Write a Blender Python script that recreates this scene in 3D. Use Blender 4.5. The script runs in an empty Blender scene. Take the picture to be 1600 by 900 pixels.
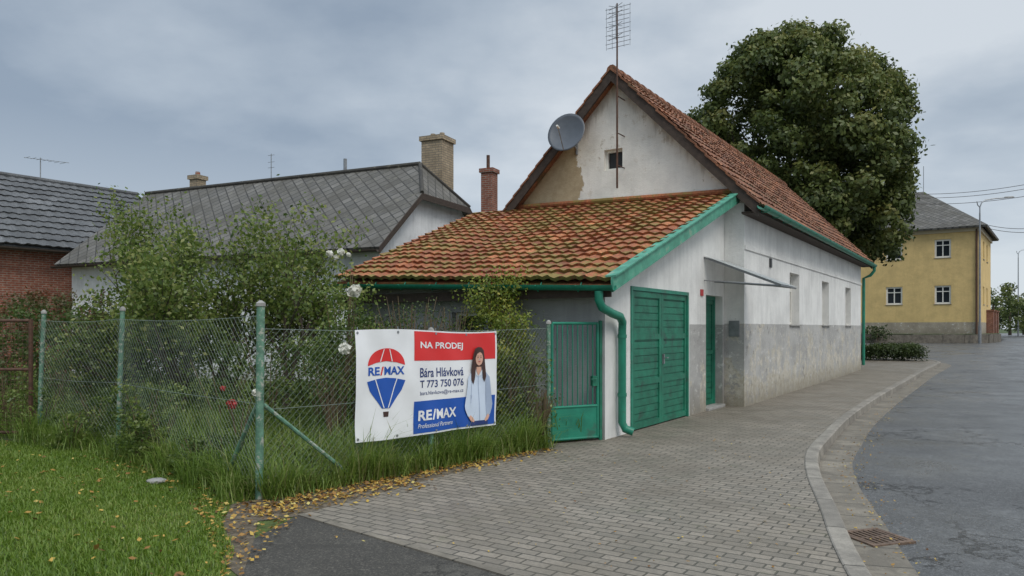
import bpy, bmesh, math, random
import numpy as np
from mathutils import Vector, Matrix
random.seed(7); RNG=np.random.default_rng(7)
SC=bpy.context.scene
F=1155.0; HY=512.0
def g(y):
    t=min(max((y-24)/30.0,0),1); return .65*t*t*(3-2*t)
def gn(y):
    t=np.clip((y-24)/30.0,0,1); return .65*t*t*(3-2*t)
# ------------------------------------------------------------ materials
def newmat(name):
    m=bpy.data.materials.new(name); m.use_nodes=True
    nt=m.node_tree; b=nt.nodes['Principled BSDF']; return m,nt,b
def nd(nt,t,ins=None,**kw):
    n=nt.nodes.new(t)
    for k,v in kw.items(): setattr(n,k,v)
    if ins:
        for k,v in ins.items():
            if isinstance(v,bpy.types.NodeSocket): nt.links.new(v,n.inputs[k])
            else: n.inputs[k].default_value=v
    return n
def c4(c): return (c[0],c[1],c[2],1)
def ramp(nt,fac,stops,interp='LINEAR'):
    r=nt.nodes.new('ShaderNodeValToRGB'); cr=r.color_ramp; cr.interpolation=interp
    while len(cr.elements)<len(stops): cr.elements.new(.5)
    for e,(p,c) in zip(cr.elements,stops):
        e.position=p; e.color=c4(c) if not isinstance(c,(int,float)) else (c,c,c,1)
    nt.links.new(fac,r.inputs[0]); return r.outputs[0]
def mixc(nt,f,a,b,mode='MIX'):
    n=nt.nodes.new('ShaderNodeMix'); n.data_type='RGBA'; n.blend_type=mode
    for i,v in ((0,f),(6,a),(7,b)):
        if isinstance(v,bpy.types.NodeSocket): nt.links.new(v,n.inputs[i])
        elif i==0: n.inputs[0].default_value=v
        else: n.inputs[i].default_value=c4(v)
    return n.outputs[2]
def noise(nt,vec,scale,detail=6,rough=.6):
    return nd(nt,'ShaderNodeTexNoise',{'Vector':vec,'Scale':scale,'Detail':detail,'Roughness':rough}).outputs[0]
def bump(nt,b,h,strength=.5,dist=.02):
    n=nd(nt,'ShaderNodeBump',{'Height':h,'Strength':strength,'Distance':dist}); nt.links.new(n.outputs[0],b.inputs['Normal'])
def math_(nt,op,a,b=0.0,c=None):
    n=nt.nodes.new('ShaderNodeMath'); n.operation=op
    for i,v in enumerate((a,b,c)):
        if v is None: continue
        if isinstance(v,bpy.types.NodeSocket): nt.links.new(v,n.inputs[i])
        else: n.inputs[i].default_value=v
    return n.outputs[0]
def basic(name,col,rough=.8,scale=6,amt=.35,bumps=.3,metal=0,dirt=None,dscale=2.5,dthr=.55,bdist=.01):
    m,nt,b=newmat(name); o=nd(nt,'ShaderNodeTexCoord').outputs['Object']
    n1=noise(nt,o,scale)
    dark=[x*(1-amt) for x in col]; lite=[min(1,x*(1+amt*.5)) for x in col]
    c=ramp(nt,n1,[(.3,dark),(.7,lite)])
    if dirt:
        f=ramp(nt,noise(nt,o,dscale,8,.7),[(dthr,0.0),(dthr+.08,1.0)])
        c=mixc(nt,f,c,dirt)
    nt.links.new(c,b.inputs['Base Color']); b.inputs['Roughness'].default_value=rough; b.inputs['Metallic'].default_value=metal
    if bumps: bump(nt,b,noise(nt,o,scale*8,4),bumps,bdist)
    return m
def plaster(name,up,low=None,h=1.68,xmin=None,stain=(.30,.26,.2),sthr=.62,tan=False,peel=.50,streak=.5):
    m,nt,b=newmat(name); o=nd(nt,'ShaderNodeTexCoord').outputs['Object']
    sx=nd(nt,'ShaderNodeSeparateXYZ',{0:o}); X,Y,Z=sx.outputs
    n1=noise(nt,o,1.3,8,.65); n2=noise(nt,o,9,5)
    mp=nd(nt,'ShaderNodeMapping',{0:o,'Scale':(3.,3.,.35)}); n3=noise(nt,mp.outputs[0],2.2,8,.7)
    c=ramp(nt,n1,[(.35,[x*.82 for x in up]),(.6,up)])
    c=mixc(nt,math_(nt,'MULTIPLY',ramp(nt,n3,[(.46,0.),(.68,1.)]),streak),c,[x*.62 for x in up])
    c=mixc(nt,ramp(nt,noise(nt,o,2.6,9,.75),[(sthr,0.),(sthr+.04,.75)]),c,stain)
    if tan:
        c=mixc(nt,ramp(nt,noise(nt,o,1.9,9,.8),[(.57,0.),(.65,.5)]),c,(.50,.42,.31))
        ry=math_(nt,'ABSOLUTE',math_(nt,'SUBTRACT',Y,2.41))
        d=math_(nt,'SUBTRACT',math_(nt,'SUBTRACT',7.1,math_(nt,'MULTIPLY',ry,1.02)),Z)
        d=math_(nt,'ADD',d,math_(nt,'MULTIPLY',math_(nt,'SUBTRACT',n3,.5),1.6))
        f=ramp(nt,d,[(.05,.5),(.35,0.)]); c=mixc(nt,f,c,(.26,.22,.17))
        e=math_(nt,'SUBTRACT',Y,math_(nt,'MULTIPLY_ADD',Z,.12,2.72))
        e=math_(nt,'ADD',e,math_(nt,'MULTIPLY',math_(nt,'SUBTRACT',n1,.5),.7))
        e2=math_(nt,'MULTIPLY',math_(nt,'SUBTRACT',noise(nt,o,3.2,9,.75),.5),.5)
        e=math_(nt,'ADD',e,e2)
        f=ramp(nt,math_(nt,'ADD',e,.5),[(.5,0.),(.515,1.)])
        c=mixc(nt,f,c,ramp(nt,n2,[(.3,(.36,.28,.17)),(.7,(.46,.37,.24))]))
    if low:
        zz=math_(nt,'ADD',Z,math_(nt,'MULTIPLY',math_(nt,'SUBTRACT',noise(nt,o,14,3),.5),.02))
        f=math_(nt,'LESS_THAN',zz,h)
        if xmin is not None: f=math_(nt,'MULTIPLY',f,math_(nt,'GREATER_THAN',X,xmin))
        lc=ramp(nt,n1,[(.3,[x*.65 for x in low]),(.6,low)])
        pz=math_(nt,'ADD',noise(nt,o,2.0,10,.78),math_(nt,'MULTIPLY',math_(nt,'SUBTRACT',.8,Z),.09))
        lc=mixc(nt,ramp(nt,pz,[(peel,0.),(peel+.02,.9)]),lc,ramp(nt,n2,[(.35,(.40,.36,.28)),(.65,(.58,.54,.46))]))
        lc=mixc(nt,ramp(nt,noise(nt,o,5.1,10,.8),[(.57,0.),(.59,.85)]),lc,(.62,.61,.58))
        lc=mixc(nt,ramp(nt,noise(nt,o,4.1,10,.8),[(.58,0.),(.61,.65)]),lc,(.20,.19,.17))
        lc=mixc(nt,ramp(nt,math_(nt,'ADD',Z,math_(nt,'MULTIPLY',n3,.5)),[(.2,.75),(.85,0.)]),lc,(.17,.145,.10))
        c=mixc(nt,f,c,lc)
    else:
        c=mixc(nt,ramp(nt,math_(nt,'ADD',Z,math_(nt,'MULTIPLY',n3,.8)),[(.3,.6),(.95,0.)]),c,(.16,.15,.12))
    nt.links.new(c,b.inputs['Base Color']); b.inputs['Roughness'].default_value=.9
    bump(nt,b,math_(nt,'ADD',noise(nt,o,60,4),math_(nt,'MULTIPLY',n1,3.)),.6,.02)
    return m
def tilemat(name,c1,c2,c3,moss=None,mthr=.5,ms=1.2,gr=.65):
    m,nt,b=newmat(name); tc=nd(nt,'ShaderNodeTexCoord'); uv=tc.outputs['UV']; o=tc.outputs['Object']
    fl=nd(nt,'ShaderNodeVectorMath',{0:uv},operation='FLOOR').outputs[0]
    w=nd(nt,'ShaderNodeTexWhiteNoise',{'Vector':fl}).outputs[0]
    c=ramp(nt,w,[(0,c1),(.45,c2),(.9,c3),(1,[x*1.25 for x in c3])])
    n=noise(nt,o,1.0,7,.65); c=mixc(nt,ramp(nt,n,[(.38,gr),(.62,0.)]),c,[x*.42 for x in c2])
    n5=noise(nt,o,18,6,.7); c=mixc(nt,ramp(nt,n5,[(.42,.6),(.6,0.)]),c,[x*.4 for x in c1])
    if moss:
        fr=nd(nt,'ShaderNodeVectorMath',{0:uv},operation='FRACTION').outputs[0]
        s_=nd(nt,'ShaderNodeSeparateXYZ',{0:fr}); fv=s_.outputs[1]; fu=s_.outputs[0]
        valley=math_(nt,'SUBTRACT',.5,math_(nt,'ABSOLUTE',math_(nt,'SUBTRACT',fu,.5)))
        mm=math_(nt,'ADD',noise(nt,o,ms,8,.7),math_(nt,'MULTIPLY',math_(nt,'SUBTRACT',noise(nt,o,25,4),.5),.35))
        mm=math_(nt,'ADD',mm,math_(nt,'MULTIPLY',math_(nt,'SUBTRACT',.4,fv),.14))
        mm=math_(nt,'ADD',mm,math_(nt,'MULTIPLY',math_(nt,'SUBTRACT',valley,.25),.22))
        f=ramp(nt,mm,[(mthr,0.),(mthr+.06,.92)])
        c=mixc(nt,f,c,mixc(nt,noise(nt,o,30,3),moss,[x*2.4 for x in moss]))
    nt.links.new(c,b.inputs['Base Color']); b.inputs['Roughness'].default_value=.85
    bump(nt,b,noise(nt,o,40,5),.5,.01)
    return m
def leafmat(name,cols,tr=.3):
    m=bpy.data.materials.new(name); m.use_nodes=True; nt=m.node_tree; nt.nodes.clear()
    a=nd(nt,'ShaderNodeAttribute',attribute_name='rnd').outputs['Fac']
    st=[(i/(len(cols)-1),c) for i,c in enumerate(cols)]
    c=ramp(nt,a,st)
    d=nd(nt,'ShaderNodeBsdfDiffuse',{'Color':c}); t=nd(nt,'ShaderNodeBsdfTranslucent',{'Color':c})
    gl=nd(nt,'ShaderNodeBsdfGlossy',{'Color':(.5,.5,.5,1),'Roughness':.45})
    mx=nd(nt,'ShaderNodeMixShader',{0:tr,1:d.outputs[0],2:t.outputs[0]})
    m2=nd(nt,'ShaderNodeMixShader',{0:.05,1:mx.outputs[0],2:gl.outputs[0]})
    o=nd(nt,'ShaderNodeOutputMaterial'); nt.links.new(m2.outputs[0],o.inputs[0]); return m
def flat(name,col,rough=.6):
    m,nt,b=newmat(name); o=nd(nt,'ShaderNodeTexCoord').outputs['Object']
    c=ramp(nt,noise(nt,o,3,4),[(.3,[x*.9 for x in col]),(.7,col)]); nt.links.new(c,b.inputs['Base Color']); b.inputs['Roughness'].default_value=rough; return m
# ------------------------------------------------------------ mesh helpers
def link(o,parent=None):
    SC.collection.objects.link(o)
    if parent is not None: o.parent=parent
    return o
def mo(name,verts,faces,mat=None,parent=None,smooth=False,uvs=None,rnd=None):
    me=bpy.data.meshes.new(name); me.from_pydata([tuple(map(float,v)) for v in verts],[],[tuple(map(int,f)) for f in faces])
    if mat: me.materials.append(mat)
    if uvs is not None:
        ul=me.uv_layers.new(name='UVMap'); li=np.empty(len(me.loops),dtype=np.int32); me.loops.foreach_get('vertex_index',li)
        ul.data.foreach_set('uv',np.asarray(uvs,dtype=np.float32)[li].ravel())
    if smooth: me.polygons.foreach_set('use_smooth',[True]*len(me.polygons))
    me.update(); return link(bpy.data.objects.new(name,me),parent)
def fast(name,V,Fc,mat,parent=None,rnd=None,smooth=False):
    me=bpy.data.meshes.new(name); n=len(V); m,k=Fc.shape
    me.vertices.add(n); me.vertices.foreach_set('co',np.ascontiguousarray(V,dtype=np.float32).ravel())
    me.loops.add(m*k); me.loops.foreach_set('vertex_index',np.ascontiguousarray(Fc,dtype=np.int32).ravel())
    me.polygons.add(m); me.polygons.foreach_set('loop_start',np.arange(m,dtype=np.int32)*k)
    me.update(calc_edges=True)
    if rnd is not None:
        a=me.attributes.new('rnd','FLOAT','FACE'); a.data.foreach_set('value',np.asarray(rnd,dtype=np.float32))
    me.materials.append(mat)
    if smooth: me.polygons.foreach_set('use_smooth',[True]*m)
    return link(bpy.data.objects.new(name,me),parent)
def empty(name,loc=(0,0,0),rot=0,label=None,cat=None,group=None):
    e=bpy.data.objects.new(name,None); e.location=loc; e.rotation_euler=(0,0,rot); e.empty_display_size=.2; link(e)
    tag(e,label,cat,group); return e
def tag(e,label=None,cat=None,group=None,kind=None):
    if label: e['label']=label
    if cat: e['category']=cat
    if group: e['group']=group
    if kind: e['kind']=kind
    return e
class MB:
    def __init__(s): s.v=[]; s.f=[]; s.uv=[]
    def add(s,v,f):
        k=len(s.v); s.v+= [tuple(p) for p in v]; s.f+=[tuple(i+k for i in q) for q in f]
    def box(s,x0,x1,y0,y1,z0,z1):
        s.add([(x0,y0,z0),(x1,y0,z0),(x1,y1,z0),(x0,y1,z0),(x0,y0,z1),(x1,y0,z1),(x1,y1,z1),(x0,y1,z1)],
              [(0,3,2,1),(4,5,6,7),(0,1,5,4),(1,2,6,5),(2,3,7,6),(3,0,4,7)])
    def tube(s,pts,r,n=8,cap=True):
        pts=[Vector(p) for p in pts]; m=len(pts)
        rr=r if isinstance(r,(list,tuple)) else [r]*m
        V=[];Fc=[]; up=Vector((0,0,1)); prev=None
        for i,p in enumerate(pts):
            t=(pts[min(i+1,m-1)]-pts[max(i-1,0)]).normalized()
            if prev is None:
                a=t.cross(up) if abs(t.dot(up))<.95 else t.cross(Vector((1,0,0)))
            else: a=prev-t*prev.dot(t)
            a.normalize(); prev=a; b=t.cross(a)
            for j in range(n):
                q=2*math.pi*j/n; V.append(p+(a*math.cos(q)+b*math.sin(q))*rr[i])
        for i in range(m-1):
            for j in range(n): Fc.append((i*n+j,i*n+(j+1)%n,(i+1)*n+(j+1)%n,(i+1)*n+j))
        if cap: Fc+= [tuple(range(n))[::-1],tuple((m-1)*n+j for j in range(n))]
        s.add(V,Fc)
    def obj(s,name,mat,parent=None,smooth=False,bevel=0):
        o=mo(name,s.v,s.f,mat,parent,smooth)
        if bevel:
            b=o.modifiers.new('b','BEVEL'); b.width=bevel; b.segments=2; b.limit_method='ANGLE'
        if smooth:
            try: o.data.set_sharp_from_angle(angle=math.radians(40))
            except Exception: pass
        return o
HA=math.atan2(.836,.549)
def sheet(name,poly,z,mat,uvrot=HA,slices=True):
    bm=bmesh.new(); vs=[bm.verts.new((x,y,0)) for x,y in poly]; bm.faces.new(vs)
    bmesh.ops.triangulate(bm,faces=bm.faces[:])
    if slices:
        for yy in range(24,57,2):
            bmesh.ops.bisect_plane(bm,geom=bm.verts[:]+bm.edges[:]+bm.faces[:],plane_co=(0,yy,0),plane_no=(0,1,0))
    uvl=bm.loops.layers.uv.new('UVMap'); ca,sa=math.cos(-uvrot),math.sin(-uvrot)
    for v in bm.verts: v.co.z=z+g(v.co.y)
    for f in bm.faces:
        f.normal_update()
        if f.normal.z<0: f.normal_flip()
        for l in f.loops:
            x,y=l.vert.co.x,l.vert.co.y; l[uvl].uv=(x*ca-y*sa,x*sa+y*ca)
    me=bpy.data.meshes.new(name); bm.to_mesh(me); bm.free(); me.materials.append(mat)
    o=link(bpy.data.objects.new(name,me)); o['kind']='structure'; return o
# ------------------------------------------------------------ material set
M={}
M['white']=plaster('white_plaster',(.77,.76,.73),(.44,.43,.41),1.68,stain=(.46,.42,.35),sthr=.63,streak=.4)
M['annex']=plaster('annex_plaster',(.76,.75,.72),(.42,.41,.39),1.66,xmin=3.45,stain=(.44,.41,.34),sthr=.65,peel=.56,streak=.4)
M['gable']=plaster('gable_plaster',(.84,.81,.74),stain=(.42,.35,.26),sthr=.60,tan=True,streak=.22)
M['greyw']=plaster('grey_plaster',(.40,.41,.41),stain=(.24,.23,.21),sthr=.62)
M['whiten']=plaster('neighbour_plaster',(.78,.79,.80),stain=(.5,.48,.44),sthr=.7)
M['yellow']=plaster('ochre_plaster',(.68,.49,.21),(.36,.31,.24),1.0,stain=(.52,.38,.18),sthr=.68,peel=.8,streak=.2)
M['tile']=tilemat('clay_tile',(.16,.075,.045),(.32,.13,.065),(.43,.185,.09),moss=(.07,.052,.025),mthr=.585,gr=.8)
M['tilem']=tilemat('mossy_clay_tile',(.27,.09,.045),(.48,.155,.06),(.58,.225,.09),moss=(.115,.088,.022),mthr=.50,ms=1.4)
M['tileg']=tilemat('grey_concrete_tile',(.12,.125,.13),(.145,.15,.155),(.17,.175,.18))
M['green']=basic('green_paint',(.012,.20,.125),.45,5,.35,.15,dirt=(.03,.12,.08),dthr=.57)
M['green2']=basic('weathered_green_wood',(.010,.155,.09),.55,4,.45,.4,dirt=(.02,.075,.05),dthr=.56)
M['greenl']=basic('pale_green_barge',(.07,.30,.20),.6,5,.4,.2,dirt=(.25,.3,.22),dthr=.58)
M['postg']=basic('flaking_green_post',(.11,.23,.16),.6,14,.5,.4,dirt=(.36,.37,.31),dscale=16,dthr=.52)
M['wire']=basic('green_wire',(.17,.21,.175),.5,10,.2,0)
M['wood']=basic('dark_wood',(.055,.038,.028),.8,12,.4,.4)
M['metal']=basic('grey_metal',(.28,.29,.30),.45,8,.25,.1,metal=.6)
M['dish']=basic('dish_grey',(.085,.095,.11),.45,5,.2,.05)
M['rust']=basic('rusty_iron',(.10,.05,.032),.85,14,.5,.5)
M['rustl']=basic('rusty_grate',(.15,.10,.07),.85,14,.5,.5)
M['cream']=basic('window_paint',(.72,.70,.64),.5,8,.15,.1)
M['conc']=basic('concrete',(.32,.31,.29),.9,8,.3,.5)
M['stone']=basic('field_stone',(.17,.15,.12),.9,5,.5,.9,bdist=.06)
M['bark']=basic('bark',(.09,.07,.05),.9,10,.4,.8,bdist=.03)
M['stem']=basic('brown_stem',(.14,.10,.055),.9,8,.4,.2)
m,nt,b=newmat('window_glass'); b.inputs['Base Color'].default_value=(.02,.025,.03,1); b.inputs['Roughness'].default_value=.08
o_=nd(nt,'ShaderNodeTexCoord').outputs['Object']; bump(nt,b,noise(nt,o_,1.5,2),.1,.02); M['glass']=m
m,nt,b=newmat('curtain_glass'); o_=nd(nt,'ShaderNodeTexCoord').outputs['Object']
nt.links.new(ramp(nt,noise(nt,o_,4,3),[(.3,(.22,.23,.23)),(.7,(.4,.4,.38))]),b.inputs['Base Color']); b.inputs['Roughness'].default_value=.12; M['cglass']=m
m,nt,b=newmat('dark_interior'); b.inputs['Base Color'].default_value=(.012,.012,.012,1); M['dark']=m
m,nt,b=newmat('wired_glass'); b.inputs['Base Color'].default_value=(.5,.53,.53,1); b.inputs['Roughness'].default_value=.3; b.inputs['Alpha'].default_value=.6; M['wglass']=m
def brickmat(name,c1,c2,mor,bw,bh,ms=.012):
    m,nt,b=newmat(name); tc=nd(nt,'ShaderNodeTexCoord'); v=tc.outputs['Object']
    s=nd(nt,'ShaderNodeSeparateXYZ',{0:v}); cx=nd(nt,'ShaderNodeCombineXYZ',{0:math_(nt,'ADD',s.outputs[0],s.outputs[1]),1:s.outputs[2]})
    br=nd(nt,'ShaderNodeTexBrick',{'Vector':cx.outputs[0],'Color1':c4(c1),'Color2':c4(c2),'Mortar':c4(mor),'Scale':1.,'Mortar Size':ms,'Brick Width':bw,'Row Height':bh})
    c=mixc(nt,ramp(nt,noise(nt,v,4,7,.7),[(.4,.6),(.65,0.)]),br.outputs[0],[x*.35 for x in c1])
    nt.links.new(c,b.inputs['Base Color']); b.inputs['Roughness'].default_value=.9; bump(nt,b,br.outputs[1],-.6,.01); return m
M['brickr']=brickmat('red_brick',(.30,.09,.05),(.22,.065,.04),(.3,.27,.22),.25,.08)
M['brickb']=brickmat('beige_brick',(.46,.36,.24),(.36,.28,.18),(.18,.16,.13),.25,.08)
m,nt,b=newmat('slate_shingle'); tc=nd(nt,'ShaderNodeTexCoord'); 
mp=nd(nt,'ShaderNodeMapping',{0:tc.outputs['UV'],'Rotation':(0,0,math.radians(45))})
br=nd(nt,'ShaderNodeTexBrick',{'Vector':mp.outputs[0],'Color1':(.10,.095,.085,1),'Color2':(.175,.165,.148,1),'Mortar':(.028,.026,.024,1),'Scale':1.,'Mortar Size':.022,'Brick Width':.32,'Row Height':.32},offset=0.)
c=mixc(nt,ramp(nt,noise(nt,tc.outputs['Object'],1.1,8,.7),[(.4,.65),(.62,0.)]),br.outputs[0],(.065,.058,.044))
c=mixc(nt,ramp(nt,noise(nt,tc.outputs['Object'],6,8,.75),[(.57,0.),(.65,.5)]),c,(.23,.215,.16))
nt.links.new(c,b.inputs['Base Color']); b.inputs['Roughness'].default_value=.8; bump(nt,b,br.outputs[1],-.8,.02); M['slate']=m
m,nt,b=newmat('block_paving'); tc=nd(nt,'ShaderNodeTexCoord'); uv=tc.outputs['UV']; ob=tc.outputs['Object']
mp=nd(nt,'ShaderNodeMapping',{0:uv,'Rotation':(0,0,math.radians(90))})
br=nd(nt,'ShaderNodeTexBrick',{'Vector':mp.outputs[0],'Color1':(.285,.245,.195,1),'Color2':(.195,.17,.135,1),'Mortar':(.06,.055,.04,1),'Scale':1.,'Mortar Size':.008,'Mortar Smooth':.3,'Brick Width':.2,'Row Height':.1})
c=mixc(nt,ramp(nt,noise(nt,ob,.9,8,.65),[(.35,.6),(.6,0.)]),br.outputs[0],(.13,.11,.08))
c=mixc(nt,ramp(nt,noise(nt,ob,35,5),[(.35,.35),(.6,0.)]),c,(.09,.08,.065))
c=mixc(nt,ramp(nt,noise(nt,ob,2.2,8,.8),[(.58,0.),(.67,.5)]),c,(.10,.105,.055))
nt.links.new(c,b.inputs['Base Color'])
nt.links.new(ramp(nt,noise(nt,ob,1.2,5),[(.4,.5),(.6,.85)]),b.inputs['Roughness'])
bump(nt,b,math_(nt,'ADD',math_(nt,'MULTIPLY',br.outputs[1],-1.),math_(nt,'MULTIPLY',noise(nt,ob,30,4),.4)),.8,.012); M['pave']=m
def asphalt(name,col,wet=True):
    m,nt,b=newmat(name); o=nd(nt,'ShaderNodeTexCoord').outputs['Object']
    n1=noise(nt,o,.5,8,.65); n2=noise(nt,o,70,4,.7); n4=noise(nt,o,22,5,.7)
    c=ramp(nt,n1,[(.3,[x*.65 for x in col]),(.7,[x*1.25 for x in col])])
    c=mixc(nt,ramp(nt,n2,[(.38,.8),(.62,0.)]),c,[x*.35 for x in col])
    c=mixc(nt,ramp(nt,n2,[(.58,0.),(.68,.7)]),c,[x*2.6 for x in col])
    c=mixc(nt,ramp(nt,n4,[(.56,0.),(.66,.6)]),c,[x*2.0 for x in col])
    c=mixc(nt,ramp(nt,noise(nt,o,1.4,9,.75),[(.54,0.),(.62,.4)]),c,[x*1.6 for x in col])
    mp=nd(nt,'ShaderNodeMapping',{0:o,'Rotation':(0,0,-.98),'Scale':(.25,1.,1.)})
    c=mixc(nt,ramp(nt,noise(nt,mp.outputs[0],1.6,7,.7),[(.52,0.),(.62,.45)]),c,[x*.5 for x in col])
    nn=nd(nt,'ShaderNodeTexNoise',{'Vector':o,'Scale':2.5,'Detail':9.,'Roughness':.7})
    vm=nd(nt,'ShaderNodeVectorMath',{0:nn.outputs[1],1:(1.3,1.3,1.3)},operation='MULTIPLY'); va=nd(nt,'ShaderNodeVectorMath',{0:o,1:vm.outputs[0]},operation='ADD')
    vo=nd(nt,'ShaderNodeTexVoronoi',{'Vector':va.outputs[0],'Scale':.45},feature='DISTANCE_TO_EDGE')
    cr=ramp(nt,vo.outputs[0],[(.003,1.),(.012,0.)])
    cm=math_(nt,'MULTIPLY',cr,ramp(nt,noise(nt,o,.4,3),[(.48,0.),(.56,.8)]))
    c=mixc(nt,cm,c,[x*.35 for x in col])
    nt.links.new(c,b.inputs['Base Color'])
    nt.links.new(ramp(nt,math_(nt,'ADD',math_(nt,'MULTIPLY',noise(nt,o,.6,5,.6),.7),math_(nt,'MULTIPLY',n4,.3)),[(.40,.27 if wet else .8),(.6,.6 if wet else .95)]),b.inputs['Roughness'])
    bump(nt,b,math_(nt,'SUBTRACT',math_(nt,'ADD',n2,n4),math_(nt,'MULTIPLY',cm,2.)),.8,.012); return m
M['asph']=asphalt('wet_asphalt',(.105,.105,.103)); M['asph2']=asphalt('old_asphalt',(.075,.068,.056),False)
def jointed(name,col,L):
    m,nt,b=newmat(name); tc=nd(nt,'ShaderNodeTexCoord'); s=nd(nt,'ShaderNodeSeparateXYZ',{0:tc.outputs['UV']}); o=tc.outputs['Object']
    f=math_(nt,'FRACT',math_(nt,'DIVIDE',s.outputs[0],L)); j=math_(nt,'LESS_THAN',f,.016/L)
    w=nd(nt,'ShaderNodeTexWhiteNoise',{'W':math_(nt,'FLOOR',math_(nt,'DIVIDE',s.outputs[0],L))},noise_dimensions='1D').outputs[0]
    c=ramp(nt,w,[(0,[x*.75 for x in col]),(1,[x*1.12 for x in col])])
    c=mixc(nt,ramp(nt,noise(nt,o,3,9,.75),[(.42,.75),(.6,0.)]),c,[x*.45 for x in col])
    c=mixc(nt,ramp(nt,noise(nt,o,50,4),[(.35,.4),(.6,0.)]),c,[x*.6 for x in col])
    c=mixc(nt,j,c,(.05,.045,.035)); nt.links.new(c,b.inputs['Base Color']); b.inputs['Roughness'].default_value=.8
    bump(nt,b,noise(nt,o,40,5),.5,.01); return m
M['kerb']=jointed('kerb_stone',(.30,.27,.225),1.0); M['gut']=jointed('gutter_stone',(.235,.205,.16),.5)
def ground(name,a,bb,d):
    m,nt,b=newmat(name); o=nd(nt,'ShaderNodeTexCoord').outputs['Object']
    c=ramp(nt,noise(nt,o,.8,8,.7),[(.3,a),(.65,bb)]); c=mixc(nt,ramp(nt,noise(nt,o,12,6,.7),[(.45,.7),(.6,0.)]),c,d)
    nt.links.new(c,b.inputs['Base Color']); b.inputs['Roughness'].default_value=1.; bump(nt,b,noise(nt,o,30,5),.8,.03); return m
M['lawn']=ground('lawn_ground',(.08,.12,.02),(.12,.18,.03),(.05,.06,.018))
M['soil']=ground('soil_ground',(.07,.09,.03),(.10,.12,.04),(.04,.05,.02))
M['field']=ground('field_ground',(.05,.08,.02),(.07,.11,.03),(.04,.05,.02))
M['gravel']=ground('leafy_gravel',(.14,.11,.075),(.20,.165,.12),(.07,.055,.035))
M['linden']=leafmat('linden_leaf',[(.018,.03,.008),(.062,.09,.022),(.13,.16,.042),(.23,.22,.065)],.3)
M['apple']=leafmat('apple_leaf',[(.04,.075,.014),(.10,.155,.03),(.18,.235,.05),(.28,.29,.09)],.38)
M['shrub']=leafmat('shrub_leaf',[(.03,.06,.014),(.075,.12,.026),(.14,.18,.045)],.38)
M['red']=leafmat('reddish_leaf',[(.06,.07,.02),(.08,.10,.03),(.12,.07,.03),(.17,.06,.03)])
M['gold']=leafmat('goldenrod_leaf',[(.09,.15,.02),(.20,.25,.04),(.40,.35,.05)],.38)
M['blade']=leafmat('lawn_blade',[(.07,.13,.015),(.13,.22,.02),(.20,.29,.04),(.28,.30,.08)],.4)
M['tall']=leafmat('tall_grass_blade',[(.07,.13,.02),(.14,.23,.035),(.23,.32,.06),(.36,.34,.15)],.42)
M['fallen']=leafmat('fallen_leaf',[(.14,.07,.03),(.32,.17,.045),(.50,.33,.07),(.56,.46,.15)],.1)
M['hedge']=leafmat('hedge_leaf',[(.02,.035,.012),(.05,.075,.02),(.09,.12,.03)],.25)
M['rose']=leafmat('rose_petal',[(.75,.72,.62),(.85,.84,.78)],.3)
M['rosered']=leafmat('red_petal',[(.4,.03,.03),(.55,.05,.05)],.3)
# ------------------------------------------------------------ ground & roads
sheet('ground',[(-300,-20),(300,-20),(300,24),(300,56),(400,700),(-400,700)],-.15,M['field'])
sheet('road',[(-9,-6),(120,-6),(120,60),(150,140),(50,140),(28,56),(-9,56)],-.12,M['asph'])
Kp=[(1.5,2.0),(2.19,4.83),(2.75,6.6),(3.27,8.2),(3.83,9.57),(4.67,11.1),(6.0,13.4),(8.4,17.2),(11.3,21.6),(14.6,26.6),(17.3,30.4),(18.5,32.3),(18.5,34.3),(16.9,36.6),(13,39.5),(6,42.5)]
def catmull(P,n=8):
    P=[np.array(p,float) for p in P]; out=[]
    for i in range(len(P)-1):
        p0=P[max(i-1,0)];p1=P[i];p2=P[i+1];p3=P[min(i+2,len(P)-1)]
        for k in range(n):
            t=k/n; out.append(.5*((2*p1)+(-p0+p2)*t+(2*p0-5*p1+4*p2-p3)*t*t+(-p0+3*p1-3*p2+p3)*t**3))
    out.append(P[-1]); return out
K=catmull(Kp)
def offs(C,d):
    out=[]
    for i in range(len(C)):
        t=C[min(i+1,len(C)-1)]-C[max(i-1,0)]; t=t/np.linalg.norm(t); out.append(C[i]+d*np.array([t[1],-t[0]]))
    return out
def strip(name,C,prof,mat,kind='structure'):
    rows=[offs(C,d) for d,z in prof]; V=[];U=[];Fc=[]; L=0
    for i in range(len(C)):
        if i: L+=np.linalg.norm(C[i]-C[i-1])
        for j,(d,z) in enumerate(prof):
            p=rows[j][i]; V.append((p[0],p[1],z+g(C[i][1]))); U.append((L,j*.1))
    n=len(prof)
    for i in range(len(C)-1):
        for j in range(n-1): Fc.append((i*n+j,i*n+j+1,(i+1)*n+j+1,(i+1)*n+j))
    o=mo(name,V,Fc,mat,uvs=U); o['kind']=kind; return o
strip('kerb',K,[(-.01,-.14),(-.01,.016),(.0,.022),(.12,.022),(.14,.006),(.15,-.14)],M['kerb'])
strip('road_gutter',K,[(.15,-.112),(.36,-.114),(.52,-.108),(.53,-.125)],M['gut'])
pv=[(-1.8,6.3),(-.17,4.89),(1.5,3.42)]+[tuple(p) for p in K if p[1]>3.5]+[(3,36),(1.5,20),(-.6,12.3),(.45,10.2),(.3,9.55)]
sheet('pavement',pv,.008,M['pave'])
sheet('lawn',[(-120,-6),(1.45,-6),(1.5,3.2),(2.2,5.2),(2.0,12),(4,34),(3,50),(-120,60)],0,M['lawn'])
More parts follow.
